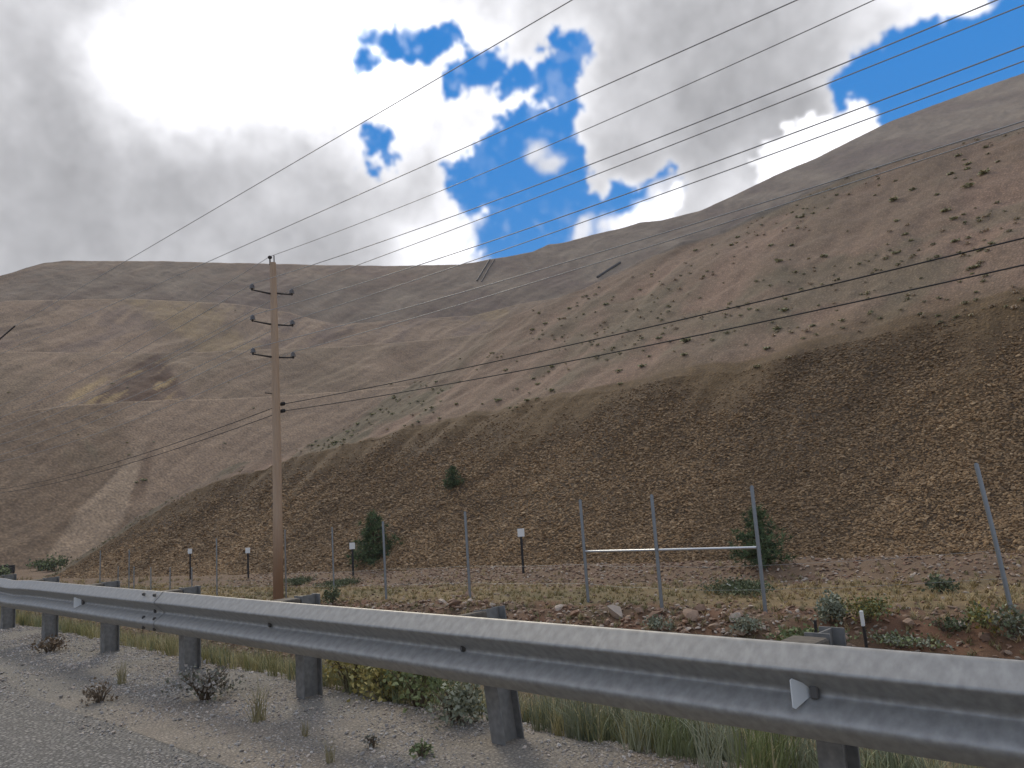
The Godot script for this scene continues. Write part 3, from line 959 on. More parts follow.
func build_wires() -> void:
	# [insulator height, x offset from the pole, surveyed points of the near span, radius, label]
	var dx := 0.9
	var list := [
		["power_line", -0.08, [281, 257], [512, 163], [874, 0], 0.011, hang(279, 257, 0.0), "topmost thin wire leaving the tip of the wooden pole"],
		["power_line", -dx, [260, 283], [512, 195], [997, 0], 0.013, hang(259, 284, -0.9), "power line on the upper left insulator of the wooden pole"],
		["power_line", dx, [290, 289], [512, 207], [1024, 5], 0.013, hang(290, 289, 0.9), "power line on the upper right insulator of the wooden pole"],
		["power_line", -dx, [259, 315], [512, 234], [1024, 46], 0.013, hang(259, 315, -0.9), "power line on the middle left insulator of the wooden pole"],
		["power_line", dx, [290, 320], [512, 247], [1024, 61], 0.013, hang(290, 320, 0.9), "power line on the middle right insulator of the wooden pole"],
		["power_line", -dx, [259, 348], [512, 278], [1024, 121], 0.013, hang(259, 348, -0.9), "pale power line on the lowest left insulator of the wooden pole"],
		["power_line", dx, [290, 352], [512, 289], [1024, 127], 0.013, hang(290, 352, 0.9), "pale power line on the lowest right insulator of the wooden pole"],
		["telephone_cable", 0.4, [283, 404], [680, 320], [1024, 238], 0.016, hang(283, 404, 0.4), "upper of two black telephone cables clamped low on the pole"],
		["telephone_cable", 0.4, [283, 411], [680, 339], [1024, 265], 0.016, hang(283, 411, 0.4), "lower of two black telephone cables clamped low on the pole"]]
	for w in list:
		var x: float = POLE_AT.x + w[1]
		var b := on_plane_x(w[3][0], w[3][1], x)
		var c := on_plane_x(w[4][0], w[4][1], x)
		var a := Vector3(x, w[6], POLE_AT.y)
		# parabola through the insulator, and the two surveyed points
		var k1 := (b.y - a.y) / (b.z - a.z)
		var k2 := (c.y - b.y) / (c.z - b.z)
		var q := clampf((k2 - k1) / (c.z - a.z), 0.0004, 0.0016)
		k1 = (c.y - a.y) / (c.z - a.z) - q * (c.z - a.z)
		var pts := []
		for i in 30:
			var t := i / 29.0
			var z := lerpf(-84.0, POLE_AT.y, t)
			var ye: float = w[6] + 0.6 - 1.5
			pts.append(Vector3(x, lerpf(ye, a.y, t) - 0.0011 * (z + 84.0) * (POLE_AT.y - z), z))
		for i in range(1, 46):
			var z := POLE_AT.y + i * 1.2
			pts.append(Vector3(x, a.y + k1 * (z - a.z) + q * (z - a.z) * (z - a.z), z))
		wire(w[0], pts, w[5], mats.cable if w[0] == "telephone_cable" else mats.wire, w[7], "cable" if w[0] == "telephone_cable" else "power line")
	# two wires of a second line, passing higher and nearer the road to a strain insulator past the left edge
	var xs := 14.0
	var e := on_plane_x(15, 326, xs)
	var f := on_plane_x(-6, 344, xs)
	var second := [[[120, 253], [350, 128], [572, 0], e, "highest wire of the second line crossing the clouds, ending in a strain insulator"], [[230, 258], [512, 121], [797, 0], on_plane_x(-40, 372, xs + 1.4), "lower wire of the second line crossing the clouds above the pole"]]
	for k in 2:
		var w: Array = second[k]
		var x := xs + 1.4 * k
		var c := on_plane_x(w[2][0], w[2][1], x)
		var st: Vector3 = w[3]
		var mid := on_plane_x(w[1][0], w[1][1], x)
		var k1 := (mid.y - st.y) / (mid.z - st.z)
		var k2 := (c.y - mid.y) / (c.z - mid.z)
		var q := clampf((k2 - k1) / (c.z - st.z), 0.0, 0.0015)
		k1 = (c.y - st.y) / (c.z - st.z) - q * (c.z - st.z)
		var pts := []
		for i in 60:
			var z := st.z + i * 1.6
			pts.append(Vector3(lerpf(st.x, x, minf(i / 6.0, 1.0)), st.y + k1 * (z - st.z) + q * (z - st.z) * (z - st.z), z))
		wire("power_line", pts, 0.013, mats.wire, w[4], "power line")
	var si := Shape.new()
	var ip := []
	var ir := []
	for i in 25:
		ip.append(e.lerp(f, i / 24.0)); ir.append(0.035 if i % 2 == 0 else 0.06)
	si.tube(ip, ir, 10)
	tag(put("strain_insulator", si.mesh(), mats.dark), "dark slanting strain insulator at the left edge of the view", "insulator")
	var n := base("utility_pole", Vector3(f.x - 0.3, bench(-f.z) - 1.0, f.z - 0.6))
	var s2 := Shape.new()
	var hh := f.y - n.position.y + 1.6
	s2.tube([Vector3(0, -0.3, 0), Vector3(0, hh * 0.5, 0), Vector3(0, hh, 0)], [0.2, 0.16, 0.13], 14)
	s2.box(Vector3(-0.6, f.y - n.position.y, 0.3), Vector3(1.8, 0.14, 0.12), Basis(), 0.01)
	put("pole_shaft", s2.mesh(), mats.pole, n)
	tag(n, "wooden pole just past the left edge holding the second line", "utility pole")

# ------------------------------------------------------------------ fence, markers and other small things
const FENCE_X := 17.0
func build_fence() -> void:
	var g := base("wire_fence")
	var posts := [[1012, 462, 606, 14.0, 16.6], [765, 486, 606, 0.0, 16.0], [662, 495, 608, 0.0, 15.9], [588, 500, 596, 0.0], [470, 512, 594, 0.0], [386, 522, 592, 0.0], [334, 528, 590, 0.0], [286, 530, 589, 0.0], [217, 539, 587, 0.0], [192, 568, 586, 0.0], [170, 568, 585, 0.0], [151, 568, 584, 0.0], [134, 567, 583, 0.0], [118, 567, 582, 0.0], [129, 550, 583, 0.0], [100, 551, 580, 0.0]]
	var prev := Vector3.ZERO
	var tops := []
	var rp := []
	for p in posts:
		var fx: float = p[4] if p.size() > 4 else FENCE_X
		var foot := on_plane_x(p[0], p[2], fx)
		foot.y = gh(fx, foot.z)
		var top := Vector3(fx, on_plane_x(p[0], p[1], fx).y, foot.z - (0.24 if p[3] > 10.0 else 0.03 * rng.randf_range(-1, 1)))
		var s := Shape.new()
		s.tube([foot - Vector3(0, 0.3, 0), foot.lerp(top, 0.5), top, top + Vector3(0, 0.03, 0)], [0.042, 0.042, 0.042, 0.02] if rp.size() < 6 else [0.03], 10)
		put("fence_post", s.mesh(), mats.fence, g)
		tops.append([foot, top])
		rp.append(foot)
	var ya := on_plane_x(588, 551, FENCE_X).y
	for k in [[1, 2], [2, 3]]:
		var s := Shape.new()
		var a: Vector3 = tops[k[0]][0]
		var b: Vector3 = tops[k[1]][0]
		a.y = on_plane_x(757, 547.5, a.x).y if k[0] == 1 else on_plane_x(657, 550, a.x).y
		b.y = on_plane_x(657, 550, b.x).y if k[0] == 1 else on_plane_x(588, 551.5, b.x).y
		var d := (b - a).normalized() * 0.05
		s.tube([a + d, b - d], [0.03], 8)
		put("brace_rail", s.mesh(), mats.rail_tube, g)
	for i in posts.size() - 1:
		for h in ([0.5, 1.0] if i < 7 else [0.25, 0.5, 0.75]):
			var s := Shape.new()
			var a: Vector3 = tops[i][0] + Vector3(-0.045, h, 0)
			var b: Vector3 = tops[i + 1][0] + Vector3(-0.045, h, 0)
			s.tube([a, a.lerp(b, 0.5) - Vector3(0, 0.03, 0), b], [0.0025], 4)
			put("fence_wire", s.mesh(), mats.fence, g)
	tag(g, "tall galvanised fence posts in a row below the rock slope, joined by a brace rail", "fence")

func marker(px: float, py0: float, py1: float, label: String) -> void:
	var at := on_plane_x(px, py1, 22.2)
	at.y = gh(at.x, at.z)
	var d := Vector2(at.x, at.z).length()
	var h := 1.3 + tangent(px, py0) * d - at.y
	var o := base("marker_sign", at, deg_to_rad(-47))
	var s := Shape.new()
	s.box(Vector3(0, h * 0.5 - 0.15, -0.03), Vector3(0.09, h + 0.1, 0.05), Basis(), 0.006)
	put("post", s.mesh(), mats.cable, o)
	var p := Shape.new()
	p.box(Vector3(0, h - 0.13, 0.0), Vector3(0.26, 0.30, 0.012), Basis(), 0.003)
	put("sign_plate", p.mesh(), mats.sign, o)
	tag(o, label, "sign")

func build_small_things() -> void:
	marker(523, 529, 566, "white square sign on a dark post, alone at the middle of the slope foot")
	marker(353, 543, 571, "small white sign on a dark post just left of the pine at the slope foot")
	marker(248, 548, 572, "small white sign on a dark post just left of the wooden utility pole")
	marker(190, 549, 572, "leftmost small white sign on a dark post at the slope foot")
	# short dark stake with a pale tip, and a dark stub beside it
	var at := on_ground(868, 655)
	var o := base("marker_stake", at)
	var d := Vector2(at.x, at.z).length()
	var h := 1.3 + tangent(862, 612) * d - at.y
	var s := Shape.new()
	s.box(Vector3(-0.03, h * 0.5 - 0.1, 0.0), Vector3(0.05, h + 0.1, 0.045), Basis(Vector3.BACK, 0.06), 0.006)
	put("post", s.mesh(), mats.dark, o)
	var c := Shape.new()
	c.box(Vector3(-0.06, h - 0.10, 0.0), Vector3(0.058, 0.26, 0.052), Basis(Vector3.BACK, 0.06), 0.006)
	put("tip", c.mesh(), mats.sign, o)
	tag(o, "short dark stake with a pale tip below the yellow flowering bush", "stake")
	at = on_ground(817, 648)
	h = 1.3 + tangent(816, 620) * Vector2(at.x, at.z).length() - at.y
	s = Shape.new()
	s.tube([Vector3(0, -0.2, 0), Vector3(0, h, 0.02)], [0.035, 0.03], 8)
	var stub := put("marker_stake", s.mesh(), mats.dark)
	stub.position = at
	tag(stub, "short plain dark stake just behind the nearest guardrail block", "stake")
	# thin pale stay wire in the green patch
	var a := on_ground(746, 595) + Vector3(0, 0.03, 0)
	var b := on_ground(728, 594)
	b.y = 1.3 + tangent(727, 584) * Vector2(b.x, b.z).length()
	wire("stay_wire", [a, b], 0.012, mats.sign, "thin pale stay wire slanting over the green patch by the fence", "wire")
	# two dark boxes far off at the left edge
	for k in 2:
		var e := on_ground(4 + k * 7.2 - k * 0.2, 573.5)
		var bx := base("equipment_box", e, deg_to_rad(-22))
		var w := 0.62
		var t := Shape.new()
		t.box(Vector3(0, 0.42, 0), Vector3(w, 0.72, 0.6), Basis(), 0.03)
		put("body", t.mesh(), mats.cable, bx)
		var l := Shape.new()
		l.box(Vector3(0, 0.8, 0), Vector3(w + 0.04, 0.05, 0.64), Basis(), 0.01)
		put("lid", l.mesh(), mats.dark, bx)
		var ft := Shape.new()
		for sx in [-0.22, 0.22]: ft.box(Vector3(sx, 0.0, 0), Vector3(0.08, 0.14, 0.55), Basis(), 0.01)
		put("skid", ft.mesh(), mats.dark, bx)
		tag(bx, ["left one of two dark boxes standing far off at the hill foot", "right one of two dark boxes standing far off at the hill foot"][k], "equipment box")
	# dark pipes lying on the grey upper slope
	pipe_on_far([[612, 277], [624, 269], [637, 261]], 0.5, "thick dark pipe lying on the grey slope above the haul road")
	pipe_on_far([[486, 281], [494, 270], [502, 259]], 0.3, "left of two thin dark pipes climbing to the dip in the skyline")
	pipe_on_far([[491, 281], [499, 270], [506, 259]], 0.22, "right of two thin dark pipes climbing to the dip in the skyline")

func far_point(px: float, py: float) -> Vector3:
	# the terrace surface under a surveyed bearing: nearest vertex of the upper face in that column
	var k := int(round((px + 380.0) / 1760.0 * (far_nc - 1)))
	var want := tangent(px, py)
	var best := Vector3.ZERO
	var e := 9.0
	for r in range(160, far_nr - 4):
		var p := far_v[r * far_nc + k]
		var t := (p.y - 1.3) / Vector2(p.x, p.z).length()
		if absf(t - want) < e:
			e = absf(t - want); best = p
	return best

func pipe_on_far(line: Array, r: float, label: String) -> void:
	var pts := []
	for p in line: pts.append(far_point(p[0], p[1]) + Vector3(0, r * 0.8, 0))
	var s := Shape.new()
	s.tube(pts, [r], 8)
	tag(put("pipe", s.mesh(), mats.cable), label, "pipe")

# ------------------------------------------------------------------ ground
func build_ground() -> MeshInstance3D:
	var xs := []
	var x := -60.0
	while x < 64.0:
		xs.append(x)
		x += 4.0 if x < -10.0 else (1.5 if x < 1.0 else (0.06 if x < 3.6 else (0.14 if x < 6.0 else (0.18 if x < 24.0 else 1.2))))
	var zs := []
	var z := 30.0
	while z > -118.0:
		zs.append(z)
		z -= 1.0 if z > 4.0 else clampf(0.05 + (1.0 - z) * 0.0085, 0.06, 0.6)
	var nc := xs.size()
	var nr := zs.size()
	var v := PackedVector3Array()
	var c := PackedColorArray()
	v.resize(nc * nr); c.resize(nc * nr)
	var n1 := noise("gc1", 0.5, 4)
	var n2 := noise("gc2", 0.12, 3)
	var n3 := noise("gc3", 3.0, 2)
	var gravel := lin(160, 155, 147)
	var gravel_d := lin(150, 145, 137)
	var dust := lin(168, 158, 146)
	var soil := lin(122, 104, 80)
	var red := lin(146, 102, 78)
	var red2 := lin(122, 100, 78)
	var straw := lin(158, 136, 98)
	var olive := lin(104, 100, 66)
	var berm := lin(140, 114, 94)
	for r in nr:
		for k in nc:
			var px: float = xs[k]
			var pz: float = zs[r]
			var i := r * nc + k
			var y := gh(px, pz)
			if px < 1.75: y = -0.05
			elif px < 2.0: y = lerpf(-0.05, y, (px - 1.75) / 0.25)
			v[i] = Vector3(px, y, pz)
			var a := n1.get_noise_2d(px, pz)
			var b := n2.get_noise_2d(px, pz)
			var e := n3.get_noise_2d(px, pz)
			var q := gravel.lerp(gravel_d, clampf(0.4 + a * 0.6, 0, 1)).lerp(dust, smoothstep(0.0, 0.4, b + 0.5 * a))
			q = q.lerp(soil, smoothstep(3.3, 3.9, px + 0.5 * a))
			q = q.lerp(olive, smoothstep(4.0, 8.0, px) * (0.5 + 0.5 * clampf(b * 2.0, -1, 1)))
			var bank := smoothstep(12.0, 13.2, px) * (1 - smoothstep(16.2, 17.4, px + a))
			var reds := red.lerp(red2, clampf(0.5 + 1.4 * a, 0, 1))
			q = q.lerp(reds, bank * (0.8 if pz > -26.0 else 0.3))
			var top := smoothstep(16.0, 17.2, px + a)
			q = q.lerp(straw.lerp(olive, clampf(0.1 + 1.0 * b, 0, 0.45)), top)
			q = q.lerp(berm, smoothstep(19.8, 21.4, px + 1.5 * a) * 0.85)
			q = q * (1.0 + 0.14 * e) * Color(1.04, 1.01, 0.94)
			q.a = 1
			c[i] = q
	return put("ground", grid_mesh(nc, nr, v, c), mats.ground)

func build_road() -> MeshInstance3D:
	var nr := 330
	var nc := 46
	var v := PackedVector3Array()
	var c := PackedColorArray()
	var n := noise("roadedge", 0.7, 5)
	var n2 := noise("roadcol", 0.6, 4)
	var grey := lin(158, 155, 149)
	var light := lin(172, 166, 156)
	for r in nr:
		var z := 24.0 - pow(r / 329.0, 1.0) * 24.0 if r < 60 else 19.7 - (r - 60) * 0.09 if r < 300 else -1.9 - 21.6 * pow((r - 299) / 30.0, 2.0) * 6.0
		for k in nc:
			var t := k / 45.0
			var w := 2.08 + 0.13 * n.get_noise_2d(0, z) + 0.035 * n.get_noise_2d(50, z * 7.0)
			var x := lerpf(-9.0, w, 1 - pow(1 - t, 2.2))
			var y := 0.022 - 0.02 * smoothstep(0.93, 1.0, 1 - pow(1 - t, 2.2)) - (0.06 if k == nc - 1 else 0.0)
			v.append(Vector3(x, y + 0.004 * n2.get_noise_2d(x * 3, z * 3), z))
			var q := grey.lerp(light, clampf(0.4 + n2.get_noise_2d(x, z) + smoothstep(1.2, 2.0, x) * 0.35, 0, 1))
			q.a = 1
			c.append(q)
	return put("road", grid_mesh(nc, nr, v, c), mats.asphalt)

# ------------------------------------------------------------------
func _ready() -> void:
	rng.seed = 4711
	# camera
	var cam := Camera3D.new()
	cam.name = "camera"
	cam.position = EYE
	cam.rotation_order = EULER_ORDER_YXZ
	cam.rotation_degrees = Vector3(8.2, -47.0, -3.6)
	cam.fov = rad_to_deg(2.0 * atan(384.0 / FOC))
	cam.near = 0.05
	cam.far = 4000.0
	add_child(cam)
	cam.current = true
	cam_basis = cam.basis
	# sky
	var env := Environment.new()
	env.background_mode = Environment.BG_SKY
	var sm := PanoramaSkyMaterial.new()
	sm.panorama = sky_texture()
	var sky := Sky.new()
	sky.sky_material = sm
	env.sky = sky
	env.ambient_light_source = Environment.AMBIENT_SOURCE_SKY
	env.tonemap_mode = Environment.TONE_MAPPER_LINEAR
	env.tonemap_exposure = 1.08
	env.fog_enabled = true
	env.fog_density = 0.00028
	env.fog_light_color = Color(0.92, 0.92, 0.93)
	env.sdfgi_enabled = true
	env.ssao_enabled = true
	env.ssil_enabled = true
	var we := WorldEnvironment.new()
	we.name = "world_environment"
	we.environment = env
	add_child(we)
	# the sun, veiled by the bright cloud at the upper left
	var sun := DirectionalLight3D.new()
	sun.name = "sun"
	add_child(sun)
	sun.look_at_from_position(ray(260, -40) * 50.0, Vector3.ZERO)
	sun.light_energy = 0.5
	sun.light_angular_distance = 14.0
	sun.light_color = Color(1.0, 0.95, 0.86)
	sun.shadow_enabled = true

	build_materials()
	# setting
	var ground := build_ground()
	structure(ground, "sloping gravel shoulder, grassy ditch and rubble bench beside the road", "ground")
	structure(build_road(), "rough grey asphalt road edge in the lower left corner", "road")
	var plain_mesh := PlaneMesh.new()
	plain_mesh.size = Vector2(5000, 5000)
	var pm := put("valley_floor", plain_mesh, plain(120, 106, 88, 0.95))
	pm.position.y = -5.2
	structure(pm, "flat valley floor beyond the road", "ground")
	var spur := build_spur()
	structure(spur, "steep rocky hillside of brown rubble under a pinkish upper slope", "hillside")
	var far := build_far()
	structure(far, "large terraced grey and tan waste hill closing the valley", "hill")
	scatter_rocks(spur, ground)
	scatter_gravel(ground)
	# things
	build_guardrail()
	build_pole()
	build_wires()
	build_fence()
	build_small_things()
	build_plants()

func scatter_rocks(spur: Node3D, ground: Node3D) -> void:
	var variants := []
	for i in 5: variants.append(rock_mesh(50 + i, 0.65))
	var xf := [[], [], [], [], []]
	var cl := [[], [], [], [], []]
	var tones := [lin(152, 122, 88), lin(140, 110, 78), lin(166, 138, 106), lin(126, 100, 72), lin(148, 118, 84), lin(136, 110, 82)]
	var ng := noise("spur_gully", 1.0, 3)
	var nm := noise("spur_mid", 0.25, 4)
	for i in 140000:
		var k := rng.randi_range(0, spur_nc - 2)
		var t := pow(rng.randf(), 1.15)
		var r := int(t * spur_lo)
		var p := spur_v[r * spur_nc + k].lerp(spur_v[(r + 1) * spur_nc + k + 1], rng.randf())
		var fin := ng.get_noise_2d(p.z * 0.10 + 30.0, p.x * 0.02) + 0.4 * nm.get_noise_2d(p.x, p.z)
		var fines := smoothstep(0.66, 1.02, t + 0.32 * fin)
		if rng.randf() < fines * 0.93: continue
		var d := p.distance_to(EYE)
		var sz := rng.randf_range(0.08, 0.18) * (1.0 + 1.0 * pow(rng.randf(), 8.0)) * (1 - 0.4 * fines) * clampf(d / 42.0, 0.65, 1.4)
		var w := rng.randi() % 5
		var c: Color = tones[rng.randi() % 6] * rng.randf_range(0.72, 1.0) * (1.0 + 0.35 * fin) * Color(1.0, 1.03, 1.0)
		c.a = 1
		xf[w].append(turned(p + Vector3(0, sz * 0.06, 0), Vector3(sz, sz, sz) * Vector3(rng.randf_range(0.8, 1.3), 1, 1)))
		cl[w].append(c)
	for w in 5:
		scatter("loose_rocks", variants[w], mats.rock, xf[w], cl[w], spur)
	# the largest rocks of the bank behind the rail, each a piece of the ground
	var spots := []
	for i in 170:
		var px: float
		var py: float
		var z := rng.randf()
		if z < 0.2:
			px = 455 + rng.randfn() * 18; py = 603 + rng.randfn() * 6
		elif z < 0.75:
			px = rng.randf_range(500, 780); py = lerpf(604, 632, pow(rng.randf(), 0.8)) + (px - 600) * 0.02
		else:
			px = rng.randf_range(330, 1020); py = rng.randf_range(606, 650)
		spots.append([px, py, rng.randf_range(0.09, 0.2) * (1.0 + 0.6 * pow(rng.randf(), 5.0))])
	for i in 105: spots.append([rng.randf_range(540, 790), lerpf(602, 630, rng.randf()), rng.randf_range(0.06, 0.12)])
	for q in [[617, 616, 0.62], [655, 618, 0.42], [700, 612, 0.4], [558, 610, 0.35], [692, 618, 0.5], [735, 620, 0.34], [575, 616, 0.4], [720, 606, 0.34], [640, 612, 0.3], [716, 630, 0.36], [548, 622, 0.3], [845, 616, 0.3], [960, 628, 0.34], [985, 640, 0.3], [470, 598, 0.5], [455, 606, 0.45], [443, 604, 0.4]]: spots.append(q)
	var rt := [lin(156, 130, 108), lin(144, 112, 90), lin(186, 170, 152), lin(130, 104, 84), lin(160, 136, 114)]
	var rm := []
	for k in rt.size():
		var m := plain(255, 255, 255, 0.9)
		m.albedo_color = rt[k].linear_to_srgb()
		m.normal_enabled = true
		m.normal_texture = mats.ground.normal_texture
		m.uv1_triplanar = true
		rm.append(m)
	for q in spots:
		var p := on_ground(q[0], q[1])
		if p.x < 11.0 or p.x > 22.0: continue
		var o := put("rock", variants[rng.randi() % 5], rm[rng.randi() % rm.size()], ground)
		o.transform = turned(p + Vector3(0, q[2] * 0.1, 0), Vector3.ONE * q[2])
	# smaller stones on the same bank and the foot of the slope
	var x2 := []
	var c2 := []
	for i in 26000:
		var z := -pow(rng.randf(), 0.8) * 42.0 - 1.0
		var x := rng.randf_range(12.6, 23.4)
		var keep := 1.0 if x < 16.4 or x > 20.6 else 0.12
		if z < -27.0: keep *= 0.4
		if rng.randf() > keep: continue
		var sz := rng.randf_range(0.04, 0.15)
		x2.append(turned(Vector3(x, gh(x, z) + sz * 0.1, z), Vector3.ONE * sz))
		var c: Color = rt[rng.randi() % 5] * rng.randf_range(0.65, 1.05)
		c.a = 1
		c2.append(c)
	scatter("small_stones", variants[2], mats.rock, x2, c2, ground)

func scatter_gravel(ground: Node3D) -> void:
	var stones := [rock_mesh(91, 0.75), rock_mesh(92, 0.6)]
	var xf := [[], []]
	var cl := [[], []]
	var tones := [lin(190, 183, 173), lin(164, 157, 148), lin(146, 140, 133), lin(198, 184, 168), lin(172, 158, 144)]
	var n := noise("gravel", 1.2, 3)
	for i in 90000:
		var z := 1.0 - 14.0 * pow(rng.randf(), 1.35)
		var x := rng.randf_range(1.85, 4.3)
		var g := n.get_noise_2d(x, z)
		if x < 2.25 and rng.randf() > 0.35: continue
		if rng.randf() > 0.55 + g: continue
		var sz := rng.randf_range(0.005, 0.014) * (1.0 + 1.6 * pow(rng.randf(), 9.0)) * (1.0 + (-z) * 0.05)
		var y := gh(x, z)
		if x < 2.2: y = maxf(y, 0.004)
		var w := i % 2
		xf[w].append(turned(Vector3(x, y + sz * 0.12, z), Vector3.ONE * sz))
		var c: Color = tones[rng.randi() % 5] * rng.randf_range(0.75, 1.1)
		c.a = 1
		cl[w].append(c)
	for w in 2: scatter("gravel", stones[w], mats.rock, xf[w], cl[w], ground)

func build_plants() -> void:
	# grass: masses that nobody could count
	var tufts := [tuft_mesh(1, 16, 0.012, 1.0), tuft_mesh(2, 14, 0.014, 1.5), tuft_mesh(3, 12, 0.05, 2.2)]
	var n := noise("grass", 0.5, 3)
	var xf := [[], []]
	var cl := [[], []]
	var dry := [lin(178, 166, 122), lin(160, 154, 108), lin(142, 142, 98), lin(190, 178, 140)]
	var green := [lin(128, 136, 104), lin(142, 148, 116), lin(158, 158, 126), lin(116, 126, 100)]
	for i in 11500:
		var z := 0.6 - 24.0 * pow(rng.randf(), 1.5)
		var x := 3.45 + 4.2 * pow(rng.randf(), 1.4)
		var g := n.get_noise_2d(x, z)
		if g < -0.05 and rng.randf() < 0.8: continue
		if x < 3.8 and rng.randf() < 0.55: continue
		var near := smoothstep(-4.2, -2.0, z)
		var h := rng.randf_range(0.10, 0.30) * lerpf(1.0, 1.1, near)
		var c: Color = (green if rng.randf() < 0.25 + 0.6 * near else dry)[rng.randi() % 4] * rng.randf_range(0.7, 1.1)
		c.a = 1
		var w := rng.randi() % 2
		xf[w].append(upright(Vector3(x, gh(x, z) - 0.01, z), Vector3(h, h, h)))
		cl[w].append(c)
	for w in 2:
		var o := scatter("grass", tufts[w], mats.leaf, xf[w], cl[w])
		tag(o, ["tall dry yellow green grass growing behind the guardrail posts", "arching grass mixed through the strip behind the guardrail"][w], "grass")
	var x3 := []
	var c3 := []
	var straw := [lin(182, 160, 116), lin(168, 146, 106), lin(150, 138, 98), lin(194, 172, 130)]
	var nb := noise("gc2", 0.12, 3)
	for i in 26000:
		var z := 4.0 - 92.0 * pow(rng.randf(), 1.3)
		var x := rng.randf_range(8.0, 22.6)
		var bank := x > 12.5 and x < 16.4 and z > -27.0
		if rng.randf() < (0.5 if bank else 0.25): continue
		if x > 20.8 and rng.randf() < 0.7: continue
		var h := rng.randf_range(0.08, 0.2) * (1.0 + smoothstep(-30.0, -70.0, z))
		var c: Color = straw[rng.randi() % 4] * rng.randf_range(0.75, 1.1)
		if bank and rng.randf() < 0.7: c = c.lerp(lin(124, 120, 84), 0.75)
		if nb.get_noise_2d(x, z) > 0.3: c = c.lerp(lin(130, 124, 84), 0.5)
		c.a = 1
		x3.append(upright(Vector3(x, gh(x, z) - 0.01, z), Vector3(h * 1.2, h, h * 1.2)))
		c3.append(c)
	tag(scatter("grass", tufts[2], mats.leaf, x3, c3), "short straw coloured grass over the bench between ditch and slope", "grass")

	# plants on the shoulder and behind the rail, from the far end to the near end
	var sage := [lin(142, 146, 124), lin(158, 160, 138), lin(124, 128, 106)]
	var grn := [lin(118, 128, 84), lin(134, 142, 96), lin(104, 114, 76)]
	var yel := [lin(176, 164, 98), lin(158, 150, 96), lin(138, 136, 88), lin(192, 176, 112)]
	var gold := [lin(158, 140, 66), lin(120, 112, 64), lin(110, 108, 68), lin(134, 122, 62)]
	var gry := [lin(150, 144, 134), lin(168, 160, 150), lin(124, 120, 108), lin(110, 112, 94)]
	var dk := [lin(96, 104, 74), lin(110, 118, 84), lin(84, 92, 66)]
	shrub("weed", on_ground(205, 700), Vector3(0.25, 0.22, 0.25), 0.022, 700, gry, "grey leafless looking weed standing alone on the gravel before the rail", "weed", 11, 34)
	shrub("weed", on_ground(50, 652), Vector3(0.22, 0.14, 0.22), 0.025, 260, [lin(128, 108, 84), lin(110, 94, 74)], "low brown weed at the foot of the second farthest visible post", "weed", 12, 20)
	shrub("rabbitbrush", on_ground(352, 692), Vector3(0.30, 0.34, 0.30), 0.03, 900, yel, "yellowish bush under the rail just right of the fourth post", "bush", 13)
	shrub("rabbitbrush", on_ground(388, 700), Vector3(0.26, 0.30, 0.26), 0.03, 800, yel, "yellowish bush under the rail beside its greener neighbour", "bush", 14)
	shrub("rabbitbrush", on_ground(420, 708), Vector3(0.30, 0.30, 0.30), 0.028, 1000, grn, "green bush under the rail between two posts", "bush", 15)
	shrub("rabbitbrush", on_ground(456, 722), Vector3(0.20, 0.22, 0.20), 0.024, 800, sage, "grey green bush just left of the leaning post", "bush", 16)
	shrub("weed", on_ground(422, 758), Vector3(0.07, 0.07, 0.07), 0.018, 120, grn, "tiny green weed on the gravel left of the leaning post", "weed", 17, 8)
	shrub("weed", on_ground(372, 748), Vector3(0.05, 0.07, 0.05), 0.016, 70, gry, "tiny grey weed on the open gravel", "weed", 18, 8)
	shrub("weed", on_ground(100, 702), Vector3(0.14, 0.13, 0.14), 0.02, 130, [lin(134, 116, 94), lin(116, 102, 84)], "sparse brown weed at the asphalt edge", "weed", 19, 16)
	for q in [[258, 722, 0.30, "pale dry grass tuft on the gravel left of the fourth post"], [305, 737, 0.12, "short dry grass tuft on the gravel below the fourth post"], [122, 684, 0.22, "thin dry grass tuft between post and asphalt at left"], [330, 764, 0.14, "short dry grass tuft at the bottom edge of the gravel"]]:
		var o := put("grass_tuft", tuft_mesh(60 + int(q[0]), 46, 0.011, 1.1), mats.leaf)
		var tm: StandardMaterial3D = mats.leaf.duplicate()
		tm.albedo_color = Color8(150, 140, 104)
		o.material_override = tm
		o.position = on_ground(q[0], q[1])
		o.scale = Vector3.ONE * q[2]
		tag(o, q[3], "grass tuft")
	# taller green weeds behind the rail at the right
	var x5 := []
	var c5 := []
	for q in [[545, 735, 0.42], [565, 742, 0.36], [585, 748, 0.5], [605, 750, 0.4], [622, 752, 0.55], [640, 757, 0.4], [655, 760, 0.5], [675, 764, 0.45], [690, 766, 0.55], [720, 772, 0.55], [742, 774, 0.4], [760, 775, 0.55], [780, 778, 0.45], [800, 782, 0.55], [905, 795, 0.5], [930, 800, 0.4]]:
		var at := on_plane_x(q[0], q[1], rng.randf_range(3.45, 4.0))
		at.y = gh(at.x, at.z)
		x5.append(upright(at, Vector3.ONE * q[2] * 0.95, 0.1))
		var c: Color = (sage if rng.randf() < 0.6 else grn)[rng.randi() % 3] * rng.randf_range(0.9, 1.2)
		c.a = 1
		c5.append(c)
	tag(scatter("grass", tuft_mesh(204, 70, 0.006, 1.5), mats.leaf, x5, c5), "tall grey green grass mass below the near end of the rail", "grass")
	# bank and bench plants
	shrub("sagebrush", on_ground(832, 624), Vector3(0.34, 0.5, 0.34), 0.06, 700, sage, "grey green bush beside the yellow flowering one on the bank", "bush", 21)
	shrub("flowering_bush", on_ground(868, 622), Vector3(0.5, 0.42, 0.4), 0.045, 900, gold + grn, "larger yellow flowering bush on the bank above the stake", "bush", 22)
